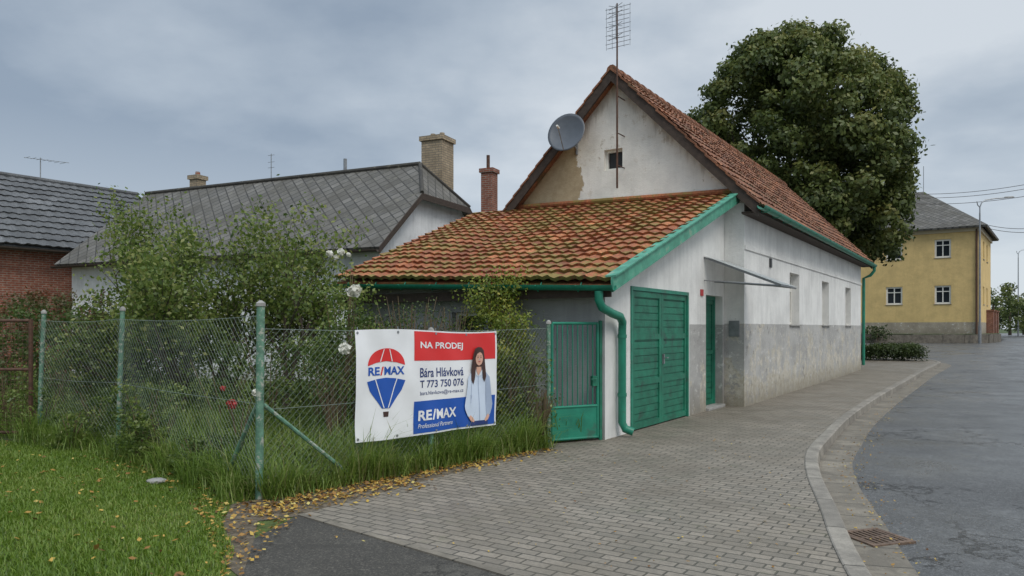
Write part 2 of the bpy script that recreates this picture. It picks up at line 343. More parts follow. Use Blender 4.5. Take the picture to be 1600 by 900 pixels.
sheet('garden_soil',[(-2.36,6.95),(.5,10.15),(1.2,10.6),(-3.2,13.4),(-4,20),(-16,26),(-20,14),(-7,10.45),(-5.1,9.6)],.006,M['soil'])
sheet('path',[(-1.82,6.32),(-.17,4.89),(1.5,3.42),(1.45,1),(-1.9,1),(-1.72,4.7),(-1.95,5.6)],.004,M['asph2'])
sheet('leafy_verge',[(-2.1,6.1),(-1.95,5.6),(-1.72,4.7),(-1.95,5.0),(-2.3,5.9),(-2.6,6.6),(-2.3,6.95),(.5,10.12),(.42,9.7),(-1.8,6.3),(-1.82,6.25)],.0052,M['gravel'])
strip('paving_edge',[np.array(p) for p in [(1.5,3.42),(-.17,4.89),(-1.8,6.3)]],[(-.03,0),(-.03,.014),(.03,.014),(.03,0)],M['gut'])
# ------------------------------------------------------------ tiles
def tile_roof(name,P,nc,nr,mat,parent,lift=.03,amp=.022,sub=6,deck=.07):
    A,B,C,D=[np.array(p,float) for p in P]
    nrm=np.cross(B-A,D-A); nrm/=np.linalg.norm(nrm)
    if nrm[2]<0: nrm=-nrm
    nu=nc*sub+1; us=np.arange(nu)/(nc*sub); ph=us*nc
    prof=amp*(np.abs(np.cos(np.pi*ph))**1.3)
    V=[];U=[];Fc=[]; off=0
    sag=.035*np.sin(us*7.3+1)+.02*np.sin(us*17)
    for r in range(nr):
        jit=RNG.normal(0,.006,nc+1)[np.minimum(ph.astype(int),nc)]
        jv=RNG.normal(0,.07,nc+1)[np.minimum(ph.astype(int),nc)]
        for (v,l,vf) in ((r/nr,-.02,.01),((r-.06)/nr,lift,.03),((r+1.02)/nr,-.004,.97)):
            vv=np.full(nu,v)+(jv*.5/nr if vf<.5 else 0)
            base=(A*(1-us)[:,None]+B*us[:,None])*(1-vv)[:,None]; top=(D*(1-us)[:,None]+C*us[:,None])*vv[:,None]
            p=base+top+nrm*((prof+jit*(1 if vf<.5 else .3)+l+sag*math.sin(math.pi*min(1,max(0,v)))))[:,None]
            V.append(p); U.append(np.stack([np.clip(ph,0,nc-.001)+.0005,np.full(nu,r+vf)],1))
        for k in range(2):
            i=np.arange(nu-1)+off+k*nu; Fc.append(np.stack([i,i+1,i+1+nu,i+nu],1))
        off+=3*nu
    V=np.concatenate(V);U=np.concatenate(U);Fc=np.concatenate(Fc)
    k=len(V); dk=[q-nrm*(deck+.05) for q in (A,B,C,D)]+[q-nrm*.07 for q in (A,B,C,D)]
    V=np.concatenate([V,np.array(dk)]); U=np.concatenate([U,np.zeros((8,2))])
    F2=np.array([(k,k+1,k+2,k+3),(k+4,k+5,k+6,k+7),(k,k+1,k+5,k+4),(k+1,k+2,k+6,k+5),(k+2,k+3,k+7,k+6),(k+3,k,k+4,k+7)])
    return mo(name,V,np.concatenate([Fc,F2]),mat,parent,uvs=U,smooth=False)
def wall_open(a0,a1,z0,z1,ops,depth,mp):
    m=MB(); As=sorted({a0,a1,*[o[0] for o in ops],*[o[1] for o in ops]}); Zs=sorted({z0,z1,*[o[2] for o in ops],*[o[3] for o in ops]})
    for i in range(len(As)-1):
        for j in range(len(Zs)-1):
            ca=(As[i]+As[i+1])/2; cz=(Zs[j]+Zs[j+1])/2
            if any(o[0]<ca<o[1] and o[2]<cz<o[3] for o in ops): continue
            m.add([mp(As[i],Zs[j],0),mp(As[i+1],Zs[j],0),mp(As[i+1],Zs[j+1],0),mp(As[i],Zs[j+1],0)],[(0,1,2,3)])
    for a,b,c,d in ops:
        q=[(a,c),(b,c),(b,d),(a,d)]
        for k in range(4):
            p,r=q[k],q[(k+1)%4]; m.add([mp(*p,0),mp(*r,0),mp(*r,depth),mp(*p,depth)],[(0,1,2,3)])
    return m
def clip(o,co,no):
    bm=bmesh.new(); bm.from_mesh(o.data); bmesh.ops.bisect_plane(bm,geom=bm.verts[:]+bm.edges[:]+bm.faces[:],plane_co=co,plane_no=no,clear_outer=True); bm.to_mesh(o.data); bm.free()
def window(parent,a0,a1,z0,z1,depth,mp,glass='glass',mull=True,sill=True,name='window',fw=.06):
    def bx(m,a,b,c,d,d0,d1):
        P=[mp(a,c,d0),mp(b,c,d0),mp(b,d,d0),mp(a,d,d0),mp(a,c,d1),mp(b,c,d1),mp(b,d,d1),mp(a,d,d1)]
        m.add(P,[(0,1,2,3),(4,7,6,5),(0,4,5,1),(1,5,6,2),(2,6,7,3),(3,7,4,0)])
    gm=MB(); bx(gm,a0,a1,z0,z1,depth-.03,depth-.001); w=gm.obj(name,M[glass],parent)
    fm=MB(); e=.002; d0,d1=depth-.09,depth-.032
    bx(fm,a0+e,a0+fw,z0+e,z1-e,d0,d1); bx(fm,a1-fw,a1-e,z0+e,z1-e,d0,d1); bx(fm,a0+fw,a1-fw,z0+e,z0+fw,d0,d1); bx(fm,a0+fw,a1-fw,z1-fw,z1-e,d0,d1)
    if mull:
        ac=(a0+a1)/2; zt=z0+(z1-z0)*.68
        bx(fm,ac-.035,ac+.035,z0+fw,z1-fw,d0-.005,d1); bx(fm,a0+fw,ac-.036,zt-.03,zt+.03,d0,d1); bx(fm,ac+.036,a1-fw,zt-.03,zt+.03,d0,d1)
    fm.obj('frame',M['cream'],w)
    if sill:
        sm=MB(); bx(sm,a0-.04,a1+.04,z0-.035,z0-.003,-.05,depth-.1); sm.obj('sill',M['conc'],w)
    return w
# ------------------------------------------------------------ main house
H=empty('village_house',(1.32,10.5,0),HA,'white village house with red tiled roof and lean-to garage','house')
SL=1.02; RY=2.41; RZ=7.25
mpS=lambda a,z,d:(a,-.4+d,z)
ops=[(5.5+3.9,5.5+4.95,1.68,2.96),(5.5+7.9,5.5+8.95,1.68,2.96),(5.5+11.85,5.5+12.95,1.68,2.96)]
wm=wall_open(5.5,20.7,-.3,4.22,ops,.28,mpS)
wm.add([(20.7,-.4,-.3),(20.7,5.22,-.3),(20.7,5.22,4.22),(20.7,RY,7.09),(20.7,-.4,4.22)],[(0,1,2,3,4)])
wm.add([(5.5,5.22,-.3),(20.7,5.22,-.3),(20.7,5.22,4.22),(5.5,5.22,4.22)],[(0,3,2,1)])
wm.obj('wall',M['white'],H)
lm=MB(); lm.box(5.52,20.68,-.425,-.402,3.18,3.26); lm.obj('cornice_band',M['white'],H)
gm=wall_open(-.4,5.22,-.3,7.3,[(2.27,2.72,5.12,5.58)],.3,lambda a,z,d:(5.5+d,a,z))
go=gm.obj('gable_wall',M['gable'],H)
clip(go,(5.5,RY,RZ-.14),(0,1,1/SL)); clip(go,(5.5,RY,RZ-.14),(0,-1,1/SL))
mo('corner_pier',[(5.495,-.402,-.3),(5.495,.0,-.3),(5.495,.0,4.12),(5.495,-.402,4.12)],[(0,1,2,3)],M['white'],H)
window(H,2.27,2.72,5.12,5.58,.2,lambda a,z,d:(5.5+d,a,z),'dark',mull=False,sill=False,fw=.05)
for wi,o in enumerate(ops): window(H,*o,.28,mpS,'cglass')
vm=MB(); vm.box(5.5+1.95,5.5+2.1,-.43,-.401,2.95,3.15); vm.obj('vent',M['dark'],H)
def rz(y): return RZ-SL*abs(y-RY)
yr=-.75; yl=5.57
roof=tile_roof('roof',[(5.25,yr,rz(yr)),(21.0,yr,rz(yr)),(21.0,RY,RZ),(5.25,RY,RZ)],76,15,M['tile'],H)
tile_roof('roof_slope',[(21.0,yl,rz(yl)),(5.25,yl,rz(yl)),(5.25,RY,RZ),(21.0,RY,RZ)],76,15,M['tile'],H,sub=4)
rm=MB()
for i in range(40):
    x=5.22+i*.395; j=random.uniform(-.012,.012); rm.tube([(x,RY+j,RZ+.0+j),(x+.41,RY+j,RZ-.015+j)],[.12,.10],10)
rm.obj('ridge_tiles',M['tile'],roof)
for (ya,yb) in ((yr,RY),(yl,RY)):
    for xx in (5.2,21.0):
        bm_=MB(); P=[(xx,ya,rz(ya)-.25),(xx,yb,rz(yb)-.25),(xx,yb,rz(yb)+.03),(xx,ya,rz(ya)+.03)]
        bm_.add(P+[(x+.045,y,z) for x,y,z in P],[(0,1,2,3),(4,7,6,5),(0,4,5,1),(1,5,6,2),(2,6,7,3),(3,7,4,0)])
        bm_.obj('barge_board',M['wood'],H)
    vt=MB()
    for k in range(15):
        y0=ya+(yb-ya)*(k-.12)/15; y1=ya+(yb-ya)*(k+1)/15; j=random.uniform(-.01,.012)
        P=[(5.17+j,y0,rz(y0)+.08+j),(5.17+j,y1,rz(y1)+.045+j),(5.3,y1,rz(y1)+.045),(5.3,y0,rz(y0)+.08)]
        Q=[(x,y,z-.05) for x,y,z in P]; vt.add(P+Q,[(0,1,2,3),(4,7,6,5),(0,4,5,1),(1,5,6,2),(2,6,7,3),(3,7,4,0)])
    vt.obj('verge_tiles',M['tile'],roof)
so=MB(); so.box(5.3,20.95,yr+.02,-.403,rz(yr)-.16,rz(yr)-.12); so.obj('soffit',M['wood'],H)
def gutter(m,pts,r=.075,n=8):
    pts=[Vector(p) for p in pts]
    for a,b in zip(pts[:-1],pts[1:]):
        t=(b-a).normalized(); s=t.cross(Vector((0,0,1))).normalized(); V=[]
        for p in (a,b):
            for rr in (r,r-.008):
                for j in range(n+1):
                    q=math.pi*j/n; V.append(p+s*math.cos(q)*rr-Vector((0,0,1))*math.sin(q)*rr)
        k=n+1; Fc=[]
        for j in range(n): Fc+=[(j,j+1,2*k+j+1,2*k+j),(k+j,3*k+j,3*k+j+1,k+j+1),(j,k+j,k+j+1,j+1),(2*k+j,2*k+j+1,3*k+j+1,3*k+j)]
        Fc+=[(0,2*k,3*k,k),(n,k+n,3*k+n,2*k+n)]
        m.add(V,Fc)
gm=MB(); gutter(gm,[(5.15,-.83,3.98),(21.05,-.83,3.93)],.085)
for i in range(18): 
    x=5.5+i*.9; gm.tube([(x,-.72,4.03),(x,-.74,3.90),(x,-.83,3.885),(x,-.92,3.93)],.012,5)
gm.obj('gutter',M['green'],H,smooth=True)
dm=MB(); dm.tube([(20.9,-.83,3.87),(20.9,-.83,3.72),(20.9,-.7,3.55),(20.9,-.47,3.45),(20.9,-.46,.2)],.055,10); dm.obj('downpipe',M['green'],H,smooth=True)
# annex
def az(x): return 2.25+(x+.35)*.3504
mpA=lambda a,z,d:(a,d,z)
GD=(.87,3.37,0.0,2.235); ED=(4.35,5.38,.06,2.23)
wm=wall_open(0,5.49,-.3,4.5,[(GD[0],GD[1],-.3,GD[3]),(ED[0],ED[1],-.3,ED[3])],.22,mpA)
ao=wm.obj('annex_wall',M['annex'],H); clip(ao,(0,0,az(0)-.1),(-.3504,0,1))
gw=wall_open(0.0,5.0,-.3,2.42,[(2.1,2.75,1.15,1.85)],.2,lambda a,z,d:(.001+d,a,z)); gw.obj('garden_wall',M['greyw'],H)
window(H,2.1,2.75,1.15,1.85,.2,lambda a,z,d:(.001+d,a,z),'glass',mull=False,name='window')
mo('back_wall',[(0,5.0,-.3),(5.5,6.0,-.3),(5.5,6.0,4.3),(0,5.0,2.4)],[(0,1,2,3)],M['greyw'],H)
ar=tile_roof('annex_roof',[(-.35,-.27,2.25),(-.35,5.05,2.47),(5.5,6.24,4.47),(5.5,-.27,4.3)],27,20,M['tilem'],H,lift=.038,amp=.028)
def slab(m,p,q,h0,h1,ya,yb):
    P=[(p[0],ya,p[1]+h0),(q[0],ya,q[1]+h0),(q[0],ya,q[1]+h1),(p[0],ya,p[1]+h1)]; Q=[(x,yb,z) for x,_,z in P]
    m.add(P+Q,[(0,1,2,3),(4,7,6,5),(0,4,5,1),(1,5,6,2),(2,6,7,3),(3,7,4,0)])
bb=MB(); slab(bb,(-.4,2.25),(5.47,4.3),-.17,.035,-.32,-.285); bb.obj('barge_board',M['greenl'],H)
bb=MB(); slab(bb,(-.4,2.25),(5.47,4.3),.037,.06,-.36,-.20); bb.obj('verge_flashing',M['greenl'],H)
bb=MB(); slab(bb,(-.3,2.25),(5.47,4.3),-.155,-.13,-.284,-.002); bb.obj('verge_soffit',M['greenl'],H)
gg=MB(); gutter(gg,[(-.43,-.35,2.17),(-.43,5.05,2.36)],.075)
for i in range(8): gg.tube([(-.33,.2+i*.65,2.23+i*.023),(-.43,.2+i*.65,2.10+i*.023),(-.51,.2+i*.65,2.18+i*.023)],.01,5)
gg.obj('gutter',M['green'],H,smooth=True)
fb=MB(); fb.box(-.33,-.30,-.25,5.0,2.02,2.16); fb.obj('fascia',M['wood'],H)
dm=MB(); dm.tube([(-.43,-.12,2.1),(-.43,-.12,1.98),(-.38,-.14,1.88),(-.1,-.16,1.80),(.2,-.14,1.76),(.33,-.12,1.68),(.36,-.1,1.55),(.36,-.1,.22),(.38,-.14,.13),(.42,-.25,.09)],.06,12)
for z in (1.45,.6): dm.tube([(.36,-.1,z),(.36,-.1,z+.05)],.068,12)
dm.obj('downpipe',M['green'],H,smooth=True)
def door_leaf(name,a0,a1,z0,z1,yy,parent,mat,panels=3):
    m=MB(); m.box(a0,a1,yy,yy+.03,z0,z1); w=.09
    zs=[z0+(z1-z0)*i/panels for i in range(panels+1)]
    m.box(a0,a0+w,yy-.03,yy-.001,z0,z1); m.box(a1-w,a1,yy-.03,yy-.001,z0,z1)
    for z in zs:
        zc=min(max(z,z0+w/2),z1-w/2); m.box(a0+w+.001,a1-w-.001,yy-.03,yy-.001,zc-w/2,zc+w/2)
    n=max(3,int((z1-z0)/.11))
    for i in range(n):
        zz=z0+(z1-z0)*i/n; m.box(a0+w+.002,a1-w-.002,yy-.012,yy-.0005,zz+.008,zz+(z1-z0)/n-.006)
    return m.obj(name,mat,parent)
mid=(GD[0]+GD[1])/2
gd=MB(); gd.box(GD[0]+.001,GD[0]+.06,-.02,.1,.0,GD[3]-.001); gd.box(GD[1]-.06,GD[1]-.001,-.02,.1,0,GD[3]-.001); gd.box(GD[0]+.061,GD[1]-.061,-.02,.1,GD[3]-.06,GD[3]-.001)
gdo=gd.obj('garage_door',M['green'],H)
door_leaf('door_leaf',GD[0]+.065,mid-.008,.03,GD[3]-.065,.03,gdo,M['green2'],3); door_leaf('door_leaf',mid+.008,GD[1]-.065,.03,GD[3]-.065,.034,gdo,M['green2'],3)
hm=MB(); hm.box(mid+.03,mid+.07,-.03,.003,1.0,1.16); hm.tube([(mid+.05,-.03,1.1),(mid+.05,-.07,1.1),(mid+.13,-.07,1.1)],.009,6); hm.obj('handle',M['metal'],gdo)
ed=MB(); ed.box(ED[0]+.001,ED[0]+.07,.15,.215,.061,ED[3]-.001); ed.box(ED[1]-.07,ED[1]-.001,.15,.215,.061,ED[3]-.001); ed.box(ED[0]+.071,ED[1]-.071,.15,.215,ED[3]-.07,ED[3]-.001)
edo=ed.obj('entrance_door',M['green'],H); door_leaf('door_leaf',ED[0]+.072,ED[1]-.072,.065,ED[3]-.072,.19,edo,M['green2'],2)
hm=MB(); hm.box(ED[0]+.1,ED[0]+.14,.148,.16,1.0,1.2); hm.tube([(ED[0]+.12,.15,1.1),(ED[0]+.12,.11,1.1),(ED[0]+.22,.11,1.1)],.01,6); hm.obj('handle',M['metal'],edo)
st=MB(); st.box(ED[0]+.002,ED[1]-.002,-.06,.3,.0,.06); st.obj('doorstep',M['conc'],H,bevel=.01)
mb=MB(); mb.box(5.465,5.494,-.31,-.1,1.42,1.74); mb.obj('meter_box',M['metal'],H,bevel=.005)
mb=MB(); mb.box(4.02,4.16,-.02,-.003,2.2,2.32); mb.obj('house_number_plate',flat('red_enamel',(.45,.04,.04)),H)
cm=MB(); Z0,Z1=2.93,2.36; y0,y1=-.005,-1.4
for x in (4.24,4.85,5.46):
    cm.tube([(x,y0 if x<5 else -.405,Z0 if x<5 else Z0-.165),(x,y1,Z1)],.014,6); cm.tube([(x,y0 if x<5 else -.405,2.50),(x,y1,Z1)],.014,6)
cm.tube([(4.24,y1,Z1),(5.46,y1,Z1)],.016,6); cm.tube([(4.24,y0,Z0),(5.46,y0,Z0)],.016,6)
cf=cm.obj('canopy',M['metal'],H,smooth=True)
mo('canopy_sheet',[(4.2,-.02,Z0+.025),(5.47,-.02,Z0+.025),(5.47,-1.42,Z1+.02),(4.2,-1.42,Z1+.02),(4.2,-.02,Z0+.03),(5.47,-.02,Z0+.03),(5.47,-1.42,Z1+.025),(4.2,-1.42,Z1+.025)],[(0,1,2,3),(4,7,6,5),(0,4,5,1),(1,5,6,2),(2,6,7,3),(3,7,4,0)],M['wglass'],cf)
fl=MB(); fl.tube([(5.44,-.2,4.36),(5.44,5.1,4.50)],.06,8); fl.obj('flashing',M['tilem'],H)
# ------------------------------------------------------------ antenna mast, dish
def inH(x,y,z): return (1.32+.549*x-.836*y,10.5+.836*x+.549*y,z)
A=empty('television_aerial',inH(5.12,2.22,4.62),HA,'tall rusty steel mast with grid aerial fixed to the gable','aerial')
am=MB(); am.tube([(0,0,0),(0,0,2.2),(.0,0,4.0)],[.024,.022,.016],8); 
for z in (.5,1.2,2.0): am.tube([(0,0,z),(.4,0,z)],.012,6)
am.obj('mast',M['rust'],A,smooth=True)
am=MB()
for i in range(10):
    z=3.08+i*.095; w=.3 if i%2 else .26
    am.tube([(.05,-w,z),(.05,w,z)],.006,5)
for y in (-.28,-.14,.14,.28): am.tube([(.05,y,3.05),(.05,y,3.97)],.005,5)
for z in (3.25,3.5,3.75,3.9): 
    for s in (-1,1): am.tube([(-.06,0,z),(-.08,s*.16,z+.05)],.006,5); am.tube([(-.06,0,z),(-.08,s*.16,z-.05)],.006,5)
am.tube([(-.06,0,3.2),(-.06,0,3.95)],.008,5)
am.obj('reflector_grid',M['metal'],A)
D=empty('satellite_dish',inH(5.5,3.42,5.95),HA,'dark grey round satellite dish bracketed to the white gable','satellite dish')
V=[];Fc=[];NR,NS=8,32
ax=Vector((-.93,-.12,.30)).normalized(); a=ax.cross(Vector((0,0,1))).normalized(); b=a.cross(ax)
cen=Vector((-.42,0,0))
for side in (0,1):
    for i in range(NR+1):
        r=.44*i/NR; h=.10*(i/NR)**2
        for j in range(NS):
            q=2*math.pi*j/NS; V.append(cen+ax*(h-.012*side)+a*math.cos(q)*r+b*math.sin(q)*r*1.07)
for side in (0,1):
    o=side*(NR+1)*NS
    for i in range(NR):
        for j in range(NS): Fc.append((o+i*NS+j,o+i*NS+(j+1)%NS,o+(i+1)*NS+(j+1)%NS,o+(i+1)*NS+j))
for j in range(NS): Fc.append((NR*NS+j,NR*NS+(j+1)%NS,(NR+1)*NS+NR*NS+(j+1)%NS,(NR+1)*NS+NR*NS+j))
mo('reflector',V,Fc,M['dish'],D,smooth=True)
am=MB(); e=cen+ax*.55-b*.15; am.tube([cen-b*.46+ax*.1,e],.012,6); am.tube([cen-ax*.01,cen-ax*.12,(-.02,-.02,-.28)],.022,8); am.tube([(-.02,-.02,-.38),(-.02,-.02,-.1)],.03,8); am.obj('bracket',M['metal'],D)
am=MB(); am.tube([e-ax*.05,e+ax*.06],[.03,.022],10); am.obj('receiver_head',M['cream'],D)
# ------------------------------------------------------------ neighbour houses
def roof_mesh(name,V,faces,mat,parent,th=.1):
    o=mo(name,V,faces,mat,parent)
    uvl=o.data.uv_layers.new(name='UVMap')
    for p in o.data.polygons:
        n=p.normal; h=Vector((0,0,1)).cross(n)
        h=h.normalized() if h.length>1e-4 else Vector((1,0,0)); v=n.cross(h)
        for li in p.loop_indices:
            c=o.data.vertices[o.data.loops[li].vertex_index].co; uvl.data[li].uv=(c.dot(h),c.dot(v))
    s=o.modifiers.new('s','SOLIDIFY'); s.thickness=th; s.offset=-1; return o
na=math.atan2(-.42,.907)
NH=empty('neighbour_house',(-3.6,20,0),na,'long low white house with grey diamond shingle roof','house')
Lx=-13.6
RV=[(Lx,0,3.8),(0,0,3.8),(0,2.2,5.61),(-1,3.7,6.85),(Lx,3.7,6.85),(0,7.4,3.8),(Lx,7.4,3.8),(0,5.2,5.61)]
nr=roof_mesh('roof',RV,[(0,1,2,3,4),(3,7,5,6,4),(2,7,3)],M['slate'],NH)
wm=wall_open(Lx+.3,-.3,-.3,3.85,[(-12.2,-11.4,0,2.1),(-9.6,-8.6,1.1,2.4),(-6.4,-5.4,1.1,2.4),(-3.0,-2.0,1.1,2.4)],.2,lambda a,z,d:(a,.45+d,z))
wm.add([(-.3,.45,-.3),(-.3,6.95,-.3),(-.3,6.95,4.15),(-.3,5.2,5.55),(-.3,2.2,5.55),(-.3,.45,4.1)],[(0,1,2,3,4,5)])
wm.add([(Lx+.3,.45,-.3),(Lx+.3,6.95,-.3),(Lx+.3,6.95,4.1),(Lx+.3,3.7,6.7),(Lx+.3,.45,4.1)],[(0,4,3,2,1)])
wm.obj('wall',M['whiten'],NH)
for a in (-9.6,-6.4,-3.0): window(NH,a,a+1,1.1,2.4,.2,lambda a,z,d:(a,.45+d,z))
db=MB(); db.box(-12.19,-11.41,.55,.6,0,2.09); db.obj('door',M['wood'],NH)
gg=MB(); gutter(gg,[(Lx,-.06,3.72),(0,-.06,3.72)],.07); gg.obj('gutter',M['wood'],NH)
for p,q in (((-.0,0,3.8),(0,2.2,5.61)),((0,2.2,5.61),(0,5.2,5.61)),((0,5.2,5.61),(0,7.4,3.8))):
    bm_=MB(); P=[(.02,p[1],p[2]-.2),(.02,q[1],q[2]-.2),(.02,q[1],q[2]-.005),(.02,p[1],p[2]-.005)]; bm_.add(P+[(x-.03,y,z) for x,y,z in P],[(0,1,2,3),(4,7,6,5),(0,4,5,1),(1,5,6,2),(2,6,7,3),(3,7,4,0)])
    bm_.obj('barge_board',M['wood'],NH)
rc=MB(); rc.tube([(Lx,3.7,6.87),(-1,3.7,6.87)],.08,8); rc.tube([(-1,3.7,6.87),(0,2.2,5.63)],.06,8); rc.tube([(-1,3.7,6.87),(0,5.2,5.63)],.06,8); rc.obj('ridge_capping',M['slate'],nr)
def chimney(parent,x,y,z0,z1,w,mat,pots=2):
    m=MB(); m.box(x-w/2,x+w/2,y-w/2,y+w/2,z0,z1-.16); m.box(x-w/2-.06,x+w/2+.06,y-w/2-.06,y+w/2+.06,z1-.158,z1)
    c=m.obj('chimney',mat,parent)
    for i in range(pots):
        p=MB(); xx=x+(i-(pots-1)/2)*w*.45; p.tube([(xx,y,z1+.001),(xx,y,z1+.16)],[.1,.085],10); p.obj('chimney_pot',M['brickr'] if pots==1 else M['brickb'],c)
    return c
chimney(nr,-1.3,5.3,4.6,8.1,.8,M['brickb'],2); chimney(nr,-11.7,4.5,5.6,7.55,.42,M['brickb'],1)
p=MB(); p.tube([(-4.2,4.0,6.3),(-4.2,4.0,7.4)],.06,8); p.obj('vent_pipe',M['metal'],nr)
p=MB(); p.box(-8.9,-8.0,3.9,4.5,6.4,6.98); p.obj('roof_hatch',M['slate'],nr)
p=MB(); p.tube([(-7.5,4,6.4),(-7.5,4,7.9)],.015,6)
for z in (7.85,7.6,7.4): p.tube([(-7.65,4,z),(-7.35,4,z)],.008,4)
p.obj('roof_aerial',M['metal'],nr)
OB=empty('outbuilding',(0.2,27,0),na,'low outbuilding with grey roof and red brick chimney stack','outbuilding')
r=roof_mesh('roof',[(-6,0,4.6),(3,0,4.6),(3,3.2,6.45),(-6,3.2,6.45),(-6,6.4,4.6),(3,6.4,4.6)],[(0,1,2,3),(3,2,5,4)],M['slate'],OB)
w=MB(); w.box(-5.7,2.7,.35,6.1,-.3,4.55); w.add([(2.7,.35,4.5),(2.7,6.1,4.5),(2.7,3.2,6.3)],[(0,1,2)]); w.obj('wall',M['whiten'],OB)
chimney(r,-1.7,1.1,4.5,7.75,.48,M['brickr'],0)
p=MB(); p.tube([(-1.75,1.1,7.75),(-1.75,1.1,8.3)],.07,8); p.obj('flue',M['rust'],r)
p=MB(); p.box(.1,.3,1.7,1.9,5.3,6.9); p.obj('flue',M['brickb'],r)
fa=math.atan2(.82,.57)
FH=empty('brick_house',(-16.7,26,0),fa,'red brick house with dark grey interlocking tile roof','house')
tile_roof('roof',[(-16,0,4.48),(6.0,0,4.48),(5.8,4.3,7.55),(-16,4.3,7.55)],66,12,M['tileg'],FH,sub=5,lift=.05,amp=.04)
tile_roof('roof_slope',[(6.0,8.6,4.48),(-16,8.6,4.48),(-16,4.3,7.55),(5.8,4.3,7.55)],30,8,M['tileg'],FH,sub=3)
w=MB(); w.box(-15.5,5.5,.5,8.1,-.3,4.6); w.add([(5.5,.5,4.6),(5.5,8.1,4.6),(5.5,4.3,7.3)],[(0,1,2)]); w.obj('wall',M['brickr'],FH)
w=MB(); w.tube([(-16,4.3,7.6),(5.9,4.3,7.6)],.1,8); w.obj('ridge_tiles',M['tileg'],FH)
w=MB(); gutter(w,[(-16,-.08,4.36),(6,-.08,4.36)],.08); w.obj('gutter',M['wood'],FH)
p=MB(); p.tube([(1.9,4.3,7.5),(1.9,4.3,8.5)],.02,6); p.tube([(1.3,4.3,8.4),(2.9,4.1,8.45)],.012,5)
for i in range(7): p.tube([(1.4+i*.22,4.0,8.41),(1.4+i*.22,4.5,8.43)],.008,4)
p.obj('roof_aerial',M['metal'],FH)
# ------------------------------------------------------------ yellow house
ya=math.atan2(.8,.6); YB=1.0
YH=empty('yellow_house',(33.5,53,YB),ya,'two-storey ochre house with grey hipped roof beyond the road','house')
mpY=lambda a,z,d:(d,a,z)
opy=[(1.75,2.81,2.35,3.7),(4.93,6.07,2.35,3.7),(1.75,2.81,5.75,7.1),(4.93,6.07,5.75,7.1),(8.3,9.4,2.35,3.7),(8.3,9.4,5.75,7.1)]
w=wall_open(0,12,-.8,7.9,opy,.18,mpY); 
ops2=[(3,4.1,2.35,3.7),(6,7.1,2.35,3.7),(3,4.1,5.75,7.1),(6,7.1,5.75,7.1)]
w2=wall_open(0,10,-.8,7.9,ops2,.18,lambda a,z,d:(a,d,z)); w.add(w2.v,w2.f)
w.add([(10,0,-.8),(10,12,-.8),(10,12,7.9),(10,0,7.9)],[(0,1,2,3)]); w.add([(0,12,-.8),(10,12,-.8),(10,12,7.9),(0,12,7.9)],[(3,2,1,0)])
w.obj('wall',M['yellow'],YH)
for o in opy: window(YH,*o,.18,mpY,fw=.12)
for o in ops2: window(YH,*o,.18,lambda a,z,d:(a,d,z),fw=.12)
w=MB(); w.box(-.12,10.12,-.12,-.003,7.55,7.9); w.box(-.12,-.003,-.003,12.1,7.55,7.9); w.obj('cornice',flat('cornice_paint',(.5,.42,.28)),YH)
e=.55; yr_=roof_mesh('roof',[(-e,-e,7.9),(10+e,-e,7.9),(10+e,12+e,7.9),(-e,12+e,7.9),(5,4.2,11.55),(5,7.8,11.55)],[(0,1,4),(1,2,5,4),(2,3,5),(3,0,4,5)],M['slate'],YH,.15)
chimney(yr_,5.6,6.3,10.5,12.5,.8,M['brickr'],0)
p=MB(); p.tube([(5,4.2,11.5),(5,4.2,13.6)],.025,5); p.obj('lightning_rod',M['metal'],yr_)
w=MB(); w.tube([(-.1,.15,7.7),(-.1,.15,-.5)],.07,8); w.obj('downpipe',M['rust'],YH)
sheet('grass_bank',[(-30,53.5),(20,53.2),(31.2,51.2),(33.2,51.8),(36.5,55.5),(44,66),(60,92),(40,120),(-30,120)],.50,M['field'])
RW=empty('retaining_wall',(20,53.2,.6),0,'low field-stone retaining wall along the far pavement','wall')
w=MB(); pts=[(-12,.15),(0,0),(11.2,-2.0),(13.2,-1.4),(16.4,2.2)]
for (xa,ya_),(xb,yb) in zip(pts[:-1],pts[1:]):
    n=max(2,int(math.hypot(xb-xa,yb-ya_)/.6))
    for i in range(n):
        t0,t1=i/n-.004,(i+1)/n+.004; h=.50+random.uniform(0,.06)
        P0=Vector((xa+(xb-xa)*t0,ya_+(yb-ya_)*t0,0));P1=Vector((xa+(xb-xa)*t1,ya_+(yb-ya_)*t1,0)); s=(P1-P0).cross(Vector((0,0,1))).normalized()*random.uniform(.19,.22); u=Vector((0,0,h)); d=Vector((0,0,-.2))
        w.add([P0+s+d,P1+s+d,P1-s+d,P0-s+d,P0+s+u,P1+s+u,P1-s+u,P0-s+u],[(0,3,2,1),(4,5,6,7),(0,1,5,4),(1,2,6,5),(2,3,7,6),(3,0,4,7)])
w.obj('stonework',M['stone'],RW)
PW=empty('gate_pillar_wall',(37.4,58,.6),ya,'dark boundary wall with brick pillars beside the ochre house','wall')
w=MB(); w.box(0,5,-.1,.1,0,2.0); w.obj('panel',M['wood'],PW)
for x in (-.2,2.4,5): w=MB(); w.box(x-.3,x+.3,-.35,.35,-.1,2.3); w.box(x-.36,x+.36,-.41,.41,2.302,2.4); w.obj('pillar',M['brickr'],PW)
